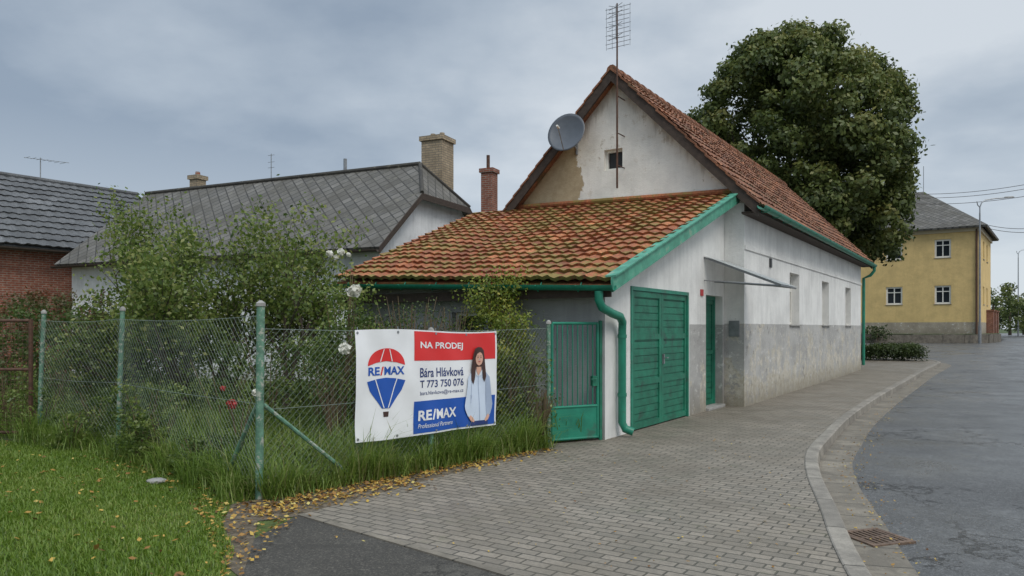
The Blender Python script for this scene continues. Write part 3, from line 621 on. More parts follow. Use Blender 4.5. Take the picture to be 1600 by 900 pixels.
# ------------------------------------------------------------ foliage generators
def leaves(P,size,N=None,aspect=.6):
    n=len(P); a=RNG.normal(size=(n,3)); a/=np.linalg.norm(a,axis=1)[:,None]
    b=RNG.normal(size=(n,3))
    if N is not None:
        nn=N+RNG.normal(scale=.55,size=(n,3)); a=np.cross(nn,b); a/=np.linalg.norm(a,axis=1)[:,None]+1e-9; b=np.cross(nn,a)
    else: b=np.cross(a,b)
    b/=np.linalg.norm(b,axis=1)[:,None]+1e-9
    s=size*RNG.uniform(.6,1.25,n)[:,None]
    V=np.stack([P-a*s*.5,P+b*s*aspect*.5,P+a*s*.5,P-b*s*aspect*.5],1).reshape(-1,3)
    return V,np.arange(4*n).reshape(n,4)
def crown(name,clumps,per,size,mat,parent,upb=.35,shell=.7,spread=.12,base=.42):
    PP=[];NN=[];RR=[]
    for c,r in clumps:
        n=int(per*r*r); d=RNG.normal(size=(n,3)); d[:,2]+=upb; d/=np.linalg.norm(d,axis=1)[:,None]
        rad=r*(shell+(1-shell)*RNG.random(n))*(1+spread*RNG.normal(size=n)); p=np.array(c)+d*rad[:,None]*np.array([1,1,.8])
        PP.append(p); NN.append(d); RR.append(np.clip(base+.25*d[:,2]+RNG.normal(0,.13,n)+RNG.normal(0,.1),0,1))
    P=np.concatenate(PP);N=np.concatenate(NN);R=np.concatenate(RR)
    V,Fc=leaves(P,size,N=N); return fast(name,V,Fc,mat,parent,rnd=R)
def grow(m,p,d,L,r,depth,tips,spread=.5,segs=4,kids=3,up=.15):
    pts=[p];rs=[r];q=p.copy();dd=d.copy()
    for i in range(segs):
        dd=(dd+Vector((random.gauss(0,.16),random.gauss(0,.16),random.gauss(0,.1)+up*.3))).normalized(); q=q+dd*(L/segs); pts.append(q.copy()); rs.append(r*(1-.55*(i+1)/segs))
        if depth<=1: tips.append((q.copy(),dd.copy()))
    m.tube(pts,rs,6 if r>.03 else 4,cap=False)
    if depth>0:
        for k in range(kids):
            i=random.randint(max(1,segs//2),segs); a=random.uniform(0,6.28); s=Vector((math.cos(a),math.sin(a),random.uniform(-.1,.6)))
            grow(m,pts[i],(dd+s*spread*1.6).normalized(),L*random.uniform(.55,.8),rs[i]*.75,depth-1,tips,spread,segs,kids,up)
T=empty('linden_tree',(13.75,36,g(36)),0,'large dense green linden tree with rounded crown','tree')
m=MB(); tips=[]
grow(m,Vector((0,0,0)),Vector((0,0,1)),5.6,.45,3,tips,.5,5,4,.3); m.obj('trunk',M['bark'],T,smooth=True)
cl=[]; R=random.Random(3)
zc,zt,zb_=9.3,15.55,4.6
def env(z):
    if z>zc: return 5.25*math.sqrt(max(0,1-((z-zc)/(zt-zc))**2.1))
    return 5.25*math.sqrt(max(0,1-((zc-z)/(zc-zb_+1.4))**2.8))
for i in range(340):
    z=R.uniform(4.7,15.2); a=i*2.39996+R.uniform(-.3,.3); e_=env(z); rr=R.uniform(.45,.95)
    bul=1+.05*math.sin(3*a+z*.6)+.05*math.sin(5*a-z*.9+2)
    k=max(0,e_*bul-rr*.55)*(1 if R.random()<.8 else R.uniform(.6,.9))
    cl.append(((k*math.cos(a),k*math.sin(a),z),rr))
for i in range(26):
    a=R.uniform(0,6.28); q=2.5*math.sqrt(R.random()); cl.append(((q*math.cos(a),q*math.sin(a),15.3-q*q*.22-R.uniform(.1,.7)),R.uniform(.45,.8)))
for i in range(40):
    z=R.uniform(5.3,14); a=R.uniform(0,6.28); k=env(z)*R.uniform(.2,.65); cl.append(((k*math.cos(a),k*math.sin(a),z),1.25))
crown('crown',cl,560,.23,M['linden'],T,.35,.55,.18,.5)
def shrub(name,loc,rx,h,n,ls,mat,label,cat='shrub',seed=0,stems=7,group=None,per=None,zlo=.1):
    r_=random.Random(seed); E=empty(name,(loc[0],loc[1],g(loc[1])),0,label,cat,group)
    m=MB()
    for i in range(stems):
        a=r_.uniform(0,6.28); q=rx*r_.uniform(.2,.75)
        m.tube([(0,0,0),(q*.35*math.cos(a),q*.35*math.sin(a),h*.4),(q*math.cos(a),q*math.sin(a),h*r_.uniform(.7,.98))],[.012,.009,.004],5,cap=False)
    m.obj('stems',M['stem'],E)
    cl=[]
    for i in range(n):
        a=r_.uniform(0,6.28); z=h*r_.uniform(zlo,.9); rr=min(.32,h*r_.uniform(.07,.15)+.05); q=rx*math.sqrt(r_.random())*math.sqrt(max(.1,1-(z/h-.45)**2*2.2))
        cl.append(((q*math.cos(a),q*math.sin(a),z),rr))
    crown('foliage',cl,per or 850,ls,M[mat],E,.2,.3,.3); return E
def small_tree(name,loc,h,label,seed,leafmul=9,ls=.075,mat='apple',lean=(0,0),kids=3):
    random.seed(seed); E=empty(name,(loc[0],loc[1],g(loc[1])),0,label,'tree')
    m=MB(); tips=[]; 
    for k in range(2): grow(m,Vector((0,0,0)),Vector((lean[0]+random.uniform(-.2,.2),lean[1]+random.uniform(-.2,.2),1)),h*.42,.05,3,tips,.6,5,kids,.3)
    m.obj('trunk',M['bark'],E,smooth=True)
    P=[]
    for p,d in tips:
        for i in range(leafmul): P.append([p.x+random.gauss(0,.11),p.y+random.gauss(0,.11),p.z+random.gauss(0,.1)])
    P=np.array(P); V,Fc=leaves(P,ls); fast('crown',V,Fc,M[mat],E,rnd=np.clip(RNG.normal(.55,.25,len(P)),0,1)); return E
def at(px,Y): return ((px-800)/F*Y,Y)
for px,Y,h,sd,lm_ in ((440,11.6,4.3,11,12),(330,12.0,4.1,15,12),(225,12.8,4.5,21,12),(285,11.2,3.5,33,11),(385,12.8,3.9,37,11),(190,11.8,3.1,41,11)):
    small_tree('apple_tree',at(px,Y),h,'young apple tree with sparse airy branches in the garden',sd,lm_)
D1='dense leafy green shrub behind the wire fence'
for i,(px,Y,rx,h,n,ls,mt) in enumerate([(275,11.4,1.0,2.0,80,.06,'apple'),(420,10.4,.8,1.5,50,.055,'shrub'),(130,14.5,1.5,2.1,80,.07,'shrub'),(-20,13.5,1.2,2.2,60,.07,'shrub'),(480,12.9,1.2,2.5,90,.06,'apple'),
      (590,11.9,.7,1.9,60,.055,'shrub'),(350,10.0,.7,1.2,50,.05,'apple'),(210,12.6,1.0,2.3,80,.06,'shrub'),(100,12.0,.9,1.3,60,.055,'apple'),(500,10.2,.55,1.5,45,.05,'apple'),(300,12.6,1.0,2.6,80,.06,'apple')]):
    shrub('garden_shrub',at(px,Y),rx,h,n,ls,mt,D1,seed=50+i)
shrub('reddish_bush',at(50,15.5),1.9,2.5,100,.08,'red','wide bush with reddish brown foliage at the garden edge',seed=5)
shrub('reddish_bush',at(150,13.6),.9,2.0,50,.07,'red','wide bush with reddish brown foliage at the garden edge',seed=6)
for i,(px,Y,rx,h) in enumerate([(225,9.35,.5,.95),(190,10.2,.5,.9),(250,8.7,.35,.7),(150,10.4,.5,.7),(70,10.7,.6,.8),(310,8.0,.3,.45),(460,7.9,.25,.4),(345,7.9,.3,.5),(10,11.2,.6,.9),(215,8.75,.35,.6),(110,9.75,.35,.5)]):
    shrub('leafy_weed',at(px,Y),rx,h,46,.042,'shrub' if i%2 else 'apple','low leafy plants growing through the wire fence','plant',seed=70+i,per=1800)
for i,(px,Y,rx,h,n) in enumerate([(775,10.9,.42,2.55,56),(745,10.3,.4,1.5,34),(800,10.3,.3,1.9,30),(830,10.15,.22,1.3,22)]):
    shrub('goldenrod',at(px,Y),rx,h,n,.05,'gold' if i<3 else 'apple','tall yellow-green goldenrod clump against the grey wall','plant',seed=80+i,stems=18,per=1400)
for i,(px,Y,rx,h,n) in enumerate([(640,10.5,.75,2.1,40),(560,10.0,.5,1.9,30),(700,10.8,.5,2.0,26),(845,9.95,.25,.8,26),(600,9.4,.4,1.7,22),(680,9.9,.4,1.75,20),(520,9.0,.3,1.2,24)]):
    shrub('tall_weed',at(px,Y),rx,h,n,.04,'apple' if i%2 else 'shrub','tangle of tall brown-stemmed weeds beside the banner','plant',seed=90+i,stems=34,per=700)
RB=shrub('rose_bush',at(535,9.2),.38,2.4,32,.05,'apple','tall rose bush with large white blossoms','rose bush',seed=20,stems=9,per=1300,zlo=.3)
def blossom(parent,loc,r,mat):
    P=[];N=[]
    for i in range(60):
        d=np.array([random.gauss(0,1),random.gauss(0,1),random.gauss(0,1)]); d/=np.linalg.norm(d); P.append(np.array(loc)+d*r*random.uniform(.5,.9)); N.append(d)
    V,Fc=leaves(np.array(P),r*1.0,N=np.array(N),aspect=.9); fast('blossom',V,Fc,M[mat],parent,rnd=RNG.random(len(P)))
bx_,by_=at(535,9.2)
for px,y,r in ((533,393,.045),(515,396,.04),(554,455,.08),(538,546,.075),(545,398,.03),(525,402,.03)):
    X=(px-800)/F*8.7; blossom(RB,(X-bx_,8.7-by_,1.6+(HY-y)/F*8.7),r,'rose')
RR_=shrub('red_flower_plant',at(372,8.7),.3,.85,18,.04,'apple','small plant with a red flower in long grass','plant',seed=23,stems=5,per=1600)
blossom(RR_,(0,-.2,.72),.06,'rosered'); blossom(RR_,(.25,-.15,.85),.04,'rose'); blossom(RR_,(-.1,-.2,.9),.03,'rosered')
def hedge(name,poly,h,label,n,ls):
    E=empty(name,(poly[0][0],poly[0][1],g(poly[0][1])),0,label,'hedge')
    x0,y0=poly[0]; m=MB(); cl=[]
    for i in range(n):
        t=random.random(); w=random.uniform(-.8,.8); x=poly[0][0]+(poly[1][0]-poly[0][0])*t; y=poly[0][1]+(poly[1][1]-poly[0][1])*t+w*.9
        cl.append(((x-x0,y-y0,random.uniform(.1,h-.22)),random.uniform(.22,.30)))
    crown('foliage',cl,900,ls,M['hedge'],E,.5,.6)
    for i in range(12): m.tube([(random.uniform(0,poly[1][0]-x0),random.uniform(-.5,.5),0),(random.uniform(0,poly[1][0]-x0),random.uniform(-.5,.5),h*.6)],.015,4)
    m.obj('stems',M['stem'],E); return E
hedge('clipped_hedge',[(14.3,33.6),(18.1,32.9)],.80,'low clipped green hedge on the pavement corner',240,.09)
shrub('round_shrub',at(1372,51.6),.9,1.3,50,.14,'hedge','small round shrub on the bank by the stone wall',seed=30,per=420)
shrub('round_shrub',at(1405,60),1.2,1.0,50,.14,'hedge','small round shrub on the bank by the stone wall',seed=31,per=420)
for i,(px,Y,rx,h) in enumerate([(1552,85,2.6,6.2),(1578,92,3.6,5.2),(1600,98,4,6.0),(1632,95,4,5.5)]):
    E=empty('distant_tree',(*at(px,Y),g(Y)),0,'leafy tree beyond the far end of the street','tree','trees beyond the street')
    m=MB(); m.tube([(0,0,0),(0,0,h*.6)],[.2,.1],8); m.obj('trunk',M['bark'],E); rr_=random.Random(i)
    cl=[]
    for k in range(50):
        a=rr_.uniform(0,6.28); z=rr_.uniform(.8,h-.6); q=rx*math.sqrt(max(.1,1-((z-h*.45)/(h*.6))**2))*rr_.random()**.5; cl.append(((q*math.cos(a),q*math.sin(a),z),rr_.uniform(.5,.9)))
    crown('crown',cl,90,.35,M['linden'],E,.3,.5)
# ------------------------------------------------------------ street lamps & wires
def lamp(X,Y,h,arm,label):
    E=empty('street_lamp',(X,Y,g(Y)-.1),0,label,'street lamp','street lamps')
    m=MB(); m.tube([(0,0,0),(0,0,1.2)],.1,10); m.tube([(0,0,1.2),(0,0,h-1.0)],[.07,.05],10); 
    m.tube([(0,0,h-1.0),(0,0,h-.6),(arm*.06,0,h-.3),(arm*.2,0,h-.1),(arm*.55,0,h),(arm,0,h+.06)],.04,8)
    m.tube([(0,0,h-.6),(-.15,0,h-.45),(-.2,0,h-.2)],.03,6)
    m.obj('pole',M['metal'],E,smooth=True)
    m=MB(); m.add([(arm-.25,-.12,h+.02),(arm+.45,-.1,h+.07),(arm+.45,.1,h+.07),(arm-.25,.12,h+.02),(arm-.2,-.08,h+.12),(arm+.35,-.06,h+.15),(arm+.35,.06,h+.15),(arm-.2,.08,h+.12)],[(0,3,2,1),(4,5,6,7),(0,1,5,4),(1,2,6,5),(2,3,7,6),(3,0,4,7)]); m.obj('lamp_head',M['conc'],E,bevel=.02)
X,Y=at(1531,50.5); lamp(X,Y,9.9,1.9,'tall grey steel street lamp with curved arm by the stone wall')
X,Y=at(1591,90); lamp(X,Y,10.6,2.2,'distant grey street lamp with curved arm')
def wire(a,b,sag,label,r=.018):
    a=Vector(a);b=Vector(b); pts=[]
    for i in range(13):
        t=i/12; p=a.lerp(b,t); p.z-=sag*4*t*(1-t); pts.append(p-a)
    m=MB(); m.tube(pts,r,5); o=m.obj('overhead_wire',M['wood']); o.location=a; tag(o,label,'wire','overhead wires')
def PT(px,py,Y): return ((px-800)/F*Y,Y,1.6+(HY-py)/F*Y)
for (p,q) in (((1420,303),(1640,281)),((1420,309),(1640,288)),((1420,318),(1640,300)),((1545,352),(1660,349)),((1545,357),(1660,356))):
    wire(PT(*p,57 if p[0]<1500 else 53),PT(*q,48),.3,'thin dark overhead cable crossing above the street')
# ------------------------------------------------------------ fence
FC=(-2.36,6.9)
FE=empty('chain_link_fence',(FC[0],FC[1],0),0,'green chain-link garden fence with flaking concrete-capped posts','fence')
def rel(x,y,z=0): return (x-FC[0],y-FC[1],z)
posts=[(FC[0],FC[1],1.8,(.015,.0)),(-5.1,9.57,1.82,(.06,0)),(-6.75,10.55,1.8,(.07,0)),(.5,10.1,1.65,(0,0)),(-.93,8.49,1.55,(0,0))]
for i,(x,y,h,l) in enumerate(posts):
    m=MB(); r=.038 if i==0 else .03; m.tube([rel(x,y,-.1),rel(x+l[0]*.4,y,h*.5),rel(x+l[0],y,h)],r,12); p=m.obj('post',M['postg'],FE,smooth=True)
    m=MB(); m.tube([rel(x+l[0],y,h),rel(x+l[0],y,h+.03),rel(x+l[0],y,h+.055)],[r+.008,r+.006,.012],12); m.obj('post_cap',M['conc'],p,smooth=True)
def panel(a,b,h0,h1,name='wire_mesh',cell=.075):
    a=np.array(a);b=np.array(b); L=np.linalg.norm(b-a); d=(b-a)/L; m=MB(); H_=h1-h0
    def P(s,z): 
        q=a+d*s; wv=.015*math.sin(s*2.3+z*3)+.008*math.sin(s*7+z*5); sg=-.035*math.sin(math.pi*s/L)*(z-h0)/H_
        return rel(q[0]-d[1]*wv,q[1]+d[0]*wv,z+sg)
    k=-H_
    while k<L:
        for sg in (1,-1):
            s0,z0=k,h0; s1,z1=k+H_,h1
            if s0<0: z0-=s0; s0=0
            if s1>L: z1-=(s1-L); s1=L
            if s1-s0<.02: continue
            if sg==-1: A_=(s0,h0+h1-z0); B_=(s1,h0+h1-z1)
            else: A_=(s0,z0); B_=(s1,z1)
            m.tube([P(A_[0]+(B_[0]-A_[0])*t,A_[1]+(B_[1]-A_[1])*t) for t in (0,.25,.5,.75,1)],.0015,3,cap=False)
        k+=cell
    for z in (h0+.02,(h0+h1)/2,h1-.01):
        m.tube([P(L*i/6,z) for i in range(7)],.0028,4)
    m.obj(name,M['wire'],FE)
panel(FC,(.5,10.1),.06,1.60); panel((-5.1,9.57),FC,.06,1.72); panel((-6.75,10.55),(-5.1,9.57),.06,1.72)
for q in ([rel(-2.33,6.93,.88),rel(-1.62,7.66,.03)],[rel(-2.39,6.93,.88),rel(-2.9,7.4,.03)]):
    m=MB(); m.tube(q,.02,8); m.obj('brace',M['postg'],FE,smooth=True)
GA=math.atan2(.36,.72)
GT=empty('garden_gate',(.53,10.12,0),GA,'green metal garden gate with bars above a solid lower panel','gate')
m=MB(); W=.76; zt=1.66
for x in (0.02,W): m.tube([(x,0,.05),(x,0,zt)],.022,8)
for z in (.06,.5,zt): m.tube([(.02,0,z),(W,0,z)],.02,8)
m.obj('frame',M['green'],GT,smooth=True)
m=MB(); 
for i in range(1,9): m.tube([(.02+i*(W-.02)/9,0,.5),(.02+i*(W-.02)/9,0,zt)],.010,6)
m.obj('bars',M['green'],GT)
m=MB(); m.box(.035,W-.015,-.006,.006,.07,.49); m.obj('panel',M['green'],GT)
m=MB(); m.box(W-.1,W-.02,-.03,.03,.78,.92); m.tube([(W-.06,-.03,.88),(W-.06,-.07,.88),(W-.15,-.07,.88)],.008,6); m.obj('lock',M['green2'],GT)
for x in (W+.06,-.02): m=MB(); m.tube([(x,.02,-.05),(x,.02,1.7)],.028,8); m.obj('post',M['green2'],GT,smooth=True)
RG=empty('rusty_gate',(-9.2,10.6,0),0,'old rusty iron mesh gate at the end of the fence','gate')
m=MB()
for x in (0,1.15,2.3): m.tube([(x,0,.05),(x,0,1.72)],.03,8)
for z in (.1,1.0,1.7): m.tube([(0,0,z),(2.3,0,z)],.022,8)
m.obj('frame',M['rust'],RG)
m=MB(); 
for i in range(1,40): m.tube([(i*.0575,0,.1),(i*.0575,0,1.7)],.003,4)
for i in range(1,28): m.tube([(0,0,.1+i*.0575),(2.3,0,.1+i*.0575)],.003,4)
m.obj('infill',M['rust'],RG)
# ------------------------------------------------------------ banner
BA=math.atan2(3.2,2.88); BW,BH=2.13,1.17
BN=empty('banner',(-1.65+.03,7.69-.03,.405),BA,'white red and blue vinyl for-sale banner tied to the wire fence','banner')
def bd(x,z): return .010*math.sin(x*3.4+z*2.1)+.007*math.sin(x*9+1.3)*math.cos(z*5)+.012*math.exp(-((x-.04)/.1)**2)*math.sin(z*6)+.004*math.sin(x*15+z*11)
def bpt(x,z,l): 
    zz=z+ (-.02*(x/BW)) + .014*math.sin(x*3.0)*(1 if z>.5 else -.6)*abs(2*z/BH-1)
    return (x,-.006-.003*l+bd(x,z),zz)
def bgrid(name,x0,x1,z0,z1,l,mat,parent,nx=None,nz=None):
    nx=nx or max(2,int((x1-x0)/.04)); nz=nz or max(2,int((z1-z0)/.04)); V=[];Fc=[]
    for i in range(nx+1):
        for j in range(nz+1): V.append(bpt(x0+(x1-x0)*i/nx,z0+(z1-z0)*j/nz,l))
    for i in range(nx):
        for j in range(nz): a=i*(nz+1)+j; Fc.append((a,a+nz+1,a+nz+2,a+1))
    return mo(name,V,Fc,mat,parent,smooth=True)
MW=flat('vinyl_white',(.78,.79,.80),.4); MR=flat('vinyl_red',(.66,.03,.03),.4); MBl=flat('vinyl_blue',(.012,.085,.40),.4)
MNV=flat('print_navy',(.02,.04,.16),.4); MSK=flat('print_skin',(.66,.38,.28),.5); MHR=flat('print_hair',(.055,.025,.02),.5); MSH=flat('print_shirt',(.58,.66,.78),.5); MSH2=flat('print_shirt_shade',(.36,.43,.56),.5); MLP=flat('print_lips',(.5,.08,.08),.5)
bgrid('sheet',0,BW,0,BH,0,MW,BN)
bgrid('red_strip',.365*BW,BW-.03,.71*BH,BH-.015,1.2,MR,BN); bgrid('blue_strip',.365*BW,BW-.03,.02,.325*BH,1.2,MBl,BN)
def poly(name,pts,l,mat,parent,dens=True):
    bm=bmesh.new(); f=bm.faces.new([bm.verts.new((x,0,z)) for x,z in pts]); bmesh.ops.triangulate(bm,faces=[f])
    xs=[p[0] for p in pts]; zs=[p[1] for p in pts]; s=.05
    k=math.floor(min(xs)/s)*s+s
    while k<max(xs): bmesh.ops.bisect_plane(bm,geom=bm.verts[:]+bm.edges[:]+bm.faces[:],plane_co=(k,0,0),plane_no=(1,0,0)); k+=s
    k=math.floor(min(zs)/s)*s+s
    while k<max(zs): bmesh.ops.bisect_plane(bm,geom=bm.verts[:]+bm.edges[:]+bm.faces[:],plane_co=(0,0,k),plane_no=(0,0,1)); k+=s
    for v in bm.verts: v.co=bpt(v.co.x,v.co.z,l)
    me=bpy.data.meshes.new(name); bm.to_mesh(me); bm.free(); me.materials.append(mat); return link(bpy.data.objects.new(name,me),parent)
def text(s,x0,x1,zc,h,l,mat,bold=.0,name='lettering',shear=0):
    c=bpy.data.curves.new('t','FONT'); c.body=s; c.size=1; c.offset=bold; c.shear=shear; o=bpy.data.objects.new('t',c); SC.collection.objects.link(o)
    dg=bpy.context.evaluated_depsgraph_get(); me=bpy.data.meshes.new_from_object(o.evaluated_get(dg)); bpy.data.objects.remove(o)
    xs=[v.co.x for v in me.vertices]; ys=[v.co.y for v in me.vertices]; a,b,c0,c1=min(xs),max(xs),min(ys),max(ys)
    for v in me.vertices:
        x=x0+(v.co.x-a)/(b-a)*(x1-x0); z=zc-h/2+(v.co.y-c0)/(c1-c0)*h
        v.co=bpt(x,z,l)
    me.name=name; me.materials.clear(); me.materials.append(mat); return link(bpy.data.objects.new(name,me),BN)
tx0=.405*BW; tx1=.725*BW
text('NA PRODEJ',tx0,tx1,.85*BH,.095,2.6,MW,.02)
text('Bára Hlávková',tx0,tx1,.595*BH,.105,1.4,MNV,.012)
text('T 773 750 076',tx0,tx1,.485*BH,.085,1.4,MNV,.012)
text('bara.hlavkova@re-max.cz',tx0,tx1,.395*BH,.055,1.4,MNV,.0)
def remax(x0,x1,zc,h,l,m1,m2):
    w=x1-x0; text('RE',x0,x0+w*.33,zc,h,l,m1,.03); text('MAX',x0+w*.46,x1,zc,h,l,m1,.03)
    poly('slash',[(x0+w*.345,zc-h*.52),(x0+w*.385,zc-h*.52),(x0+w*.445,zc+h*.52),(x0+w*.405,zc+h*.52)],l,m2,BN)
remax(.395*BW,.665*BW,.185*BH,.115,2.6,MW,MW)
text('Professional Partners',.395*BW,.64*BW,.085*BH,.05,2.6,MW,.0,shear=.25)
cx=.185*BW; cz=.615*BH; Rb=.265
def arcpts(cx,cz,r,a0,a1,n=20,ry=None): return [(cx+r*math.cos(math.radians(a0+(a1-a0)*i/n)),cz+(ry or r)*math.sin(math.radians(a0+(a1-a0)*i/n))) for i in range(n+1)]
poly('balloon_red_top',arcpts(cx,cz+.07,Rb*.93,0,180,24,.18)+[(cx-.13,cz+.10),(cx,cz+.115),(cx+.13,cz+.10)],1.4,MR,BN)
poly('balloon_blue_base',[(cx-Rb*.95,cz-.095),(cx-.12,cz-.07),(cx,cz-.06),(cx+.12,cz-.07),(cx+Rb*.95,cz-.095),(cx+.21,cz-.20),(cx+.12,cz-.30),(cx+.05,cz-.385),(cx-.05,cz-.385),(cx-.12,cz-.30),(cx-.21,cz-.20)],1.4,MBl,BN)
for s in (-1,1):
    P=[(cx+s*.075-.006,cz+.11),(cx+s*.075+.006,cz+.11),(cx+s*.035+.005,cz+.24),(cx+s*.035-.005,cz+.24)]; poly('balloon_seam',P,2.6,MW,BN)
poly('balloon_seam',[(cx-.15,cz-.075),(cx-.138,cz-.073),(cx-.02,cz-.38),(cx-.032,cz-.38)],2.6,MW,BN)
poly('balloon_seam',[(cx+.138,cz-.073),(cx+.15,cz-.075),(cx+.032,cz-.38),(cx+.02,cz-.38)],2.6,MW,BN)
remax(cx-Rb*.90,cx+Rb*.90,cz+.012,.088,1.4,MBl,MR)
poly('balloon_basket',[(cx-.03,cz-.475),(cx+.03,cz-.475),(cx+.036,cz-.42),(cx-.036,cz-.42)],1.4,MHR,BN)
px_=1.80
PP_=poly('printed_portrait',[(px_-.05,.70),(px_-.13,.665),(px_-.17,.60),(px_-.15,.36),(px_-.14,.04),(px_+.15,.04),(px_+.14,.36),(px_+.17,.60),(px_+.14,.665),(px_+.05,.70)],5.4,MSH,BN)
for s in (-1,1):
    P=[(px_+s*.12,.67),(px_+s*.185,.61),(px_+s*.215,.42),(px_+s*.245,.27),(px_+s*.235,.22),(px_+s*.20,.15),(px_+s*.14,.10),(px_+s*.12,.14),(px_+s*.175,.24),(px_+s*.16,.36),(px_+s*.12,.52)]
    poly('printed_arm',P if s<0 else P[::-1],6.4,MSH2 if s>0 else MSH,PP_)
    P=[(px_+s*.15,.155),(px_+s*.185,.13),(px_+s*.15,.085),(px_+s*.10,.065),(px_+s*.085,.085),(px_+s*.11,.12)]
    poly('printed_hand',P if s<0 else P[::-1],7.2,MSK,PP_)
    P=[(px_+s*.118,.60),(px_+s*.126,.60),(px_+s*.150,.30),(px_+s*.140,.30)]; poly('printed_fold',P,6.9,MSH2,PP_)
poly('printed_trousers',[(px_-.145,.03),(px_+.15,.03),(px_+.15,.08),(px_-.14,.08)],6.0,MNV,PP_)
poly('printed_hair',[(px_-.02,.985),(px_-.07,.965),(px_-.095,.90),(px_-.10,.80),(px_-.125,.70),(px_-.13,.58),(px_-.09,.53),(px_-.06,.60),(px_-.045,.74),(px_+.055,.74),(px_+.07,.60),(px_+.10,.55),(px_+.125,.62),(px_+.11,.74),(px_+.10,.85),(px_+.085,.94),(px_+.04,.98)],8.0,MHR,PP_)
poly('printed_neck',[(px_-.035,.69),(px_,.63),(px_+.045,.69),(px_+.04,.78),(px_-.03,.78)],7.4,MSK,PP_)
poly('printed_face',arcpts(px_+.003,.845,.062,0,350,24,.088),9.0,MSK,PP_)
poly('printed_fringe',[(px_-.068,.84),(px_-.055,.93),(px_-.01,.955),(px_+.05,.945),(px_+.072,.86),(px_+.05,.905),(px_+.01,.925),(px_-.04,.90)][::-1],10.,MHR,PP_)
for s in (-1,1):
    poly('printed_eye',arcpts(px_+.003+s*.026,.855,.010,0,340,10,.006),10.,MHR,PP_); poly('printed_brow',[(px_+s*.026-.014,.872),(px_+s*.026+.016,.872),(px_+s*.026+.014,.877),(px_+s*.026-.012,.877)],10.,MHR,PP_)
poly('printed_mouth',[(px_-.022,.806),(px_+.003,.797),(px_+.028,.806),(px_+.003,.811)],10.,MLP,PP_)
poly('printed_nose',[(px_-.004,.825),(px_+.012,.825),(px_+.006,.845)],10.,MSH2,PP_)
poly('printed_collar',[(px_-.055,.70),(px_-.005,.62),(px_-.04,.64)],7.8,MW,PP_); poly('printed_collar',[(px_+.06,.70),(px_+.045,.64),(px_+.005,.62)],7.8,MW,PP_)
poly('printed_placket',[(px_-.004,.08),(px_+.006,.08),(px_+.006,.62),(px_-.004,.62)],6.6,MSH2,PP_)
for x in (.03,.55,1.1,1.6,BW-.03):
    for z in (.03,BH-.03): 
        m=MB(); q=bpt(x,z,1); m.tube([(q[0],q[1]-.004,q[2]),(q[0],q[1]+.002,q[2])],.014,10); m.tube([(q[0],q[1],q[2]),(q[0]+.02,q[1]+.03,q[2]+(.06 if z>.5 else -.05))],.004,4); m.obj('eyelet',M['metal'],BN)
# ------------------------------------------------------------ drain grate
DG=empty('drain_grate',(2.96,6.03,-.105),math.radians(17),'rusty iron drain grate set in the road gutter','drain')
m=MB(); s=.21; m.box(-s,s,-s,-s+.04,-.03,.006); m.box(-s,s,s-.04,s,-.03,.006); m.box(-s,-s+.04,-s+.041,s-.041,-.03,.006); m.box(s-.04,s,-s+.041,s-.041,-.03,.006)
m.obj('frame',M['rustl'],DG,bevel=.004)
m=MB(); 
for i in range(7): x=-.15+i*.05; m.box(x-.011,x+.011,-s+.042,s-.042,-.02,.003)
m.box(-.168,.168,-.012,.012,-.021,.001); m.obj('bars',M['rustl'],DG)
m=MB(); m.box(-.17,.17,-.17,.17,-.028,-.0215); m.obj('shaft',M['dark'],DG)
# ------------------------------------------------------------ grass, leaves
def inpoly(P,poly):
    x,y=P[:,0],P[:,1]; c=np.zeros(len(P),bool); j=len(poly)-1
    for i in range(len(poly)):
        xi,yi=poly[i];xj,yj=poly[j]
        m_=((yi>y)!=(yj>y))&(x<(xj-xi)*(y-yi)/(yj-yi+1e-12)+xi); c^=m_; j=i
    return c
def sample(poly,n):
    xs=[p[0] for p in poly];ys=[p[1] for p in poly]; out=[]; k=0
    while k<n:
        P=np.stack([RNG.uniform(min(xs),max(xs),n),RNG.uniform(min(ys),max(ys),n)],1); P=P[inpoly(P,poly)]; out.append(P); k+=len(P)
    return np.concatenate(out)[:n]
def blades(name,P,h,w,lean,mat,label,rmean=.5,zb=0.0,hvar=.5):
    n=len(P); a=RNG.uniform(0,2*np.pi,n); d=np.stack([np.cos(a),np.sin(a),0*a],1); s=np.stack([-np.sin(a),np.cos(a),0*a],1)
    B=np.column_stack([P,zb+gn(P[:,1])]); hh=np.maximum(h*(1+hvar*RNG.normal(size=n)*.5),.2*np.min(h))[:,None]; ln=lean*RNG.uniform(.2,1.2,n)[:,None]; up=np.array([0,0,1.])
    w=w*RNG.uniform(.6,1.3,n)[:,None]
    V=np.stack([B-s*w,B+s*w,B+up*hh*.6+d*hh*ln*.35+s*w*.75,B+up*hh*.6+d*hh*ln*.35-s*w*.75,B+up*hh*(1-.25*ln)+d*hh*ln],1).reshape(-1,3)
    i=np.arange(n)*5; Fc=np.concatenate([np.stack([i,i+1,i+2],1),np.stack([i,i+2,i+3],1),np.stack([i+3,i+2,i+4],1)])
    pat=.12*np.sin(P[:,0]*1.7+.5)*np.sin(P[:,1]*2.3); r=np.clip(RNG.normal(rmean,.2,n)+pat,0,1); o=fast(name,V,Fc,M[mat],rnd=np.tile(r,3)); tag(o,label,'grass',kind='stuff'); return o
lawnp=[(-1.75,4.3),(-1.95,5.2),(-2.35,6.0),(-2.55,6.75),(-5.15,9.45),(-7.2,10.3),(-11,10.3),(-3.6,4.3)]
P=sample(lawnp,105000); 
nz=np.sin(P[:,0]*2.1+1)*np.sin(P[:,1]*1.7)+RNG.normal(0,.3,len(P))
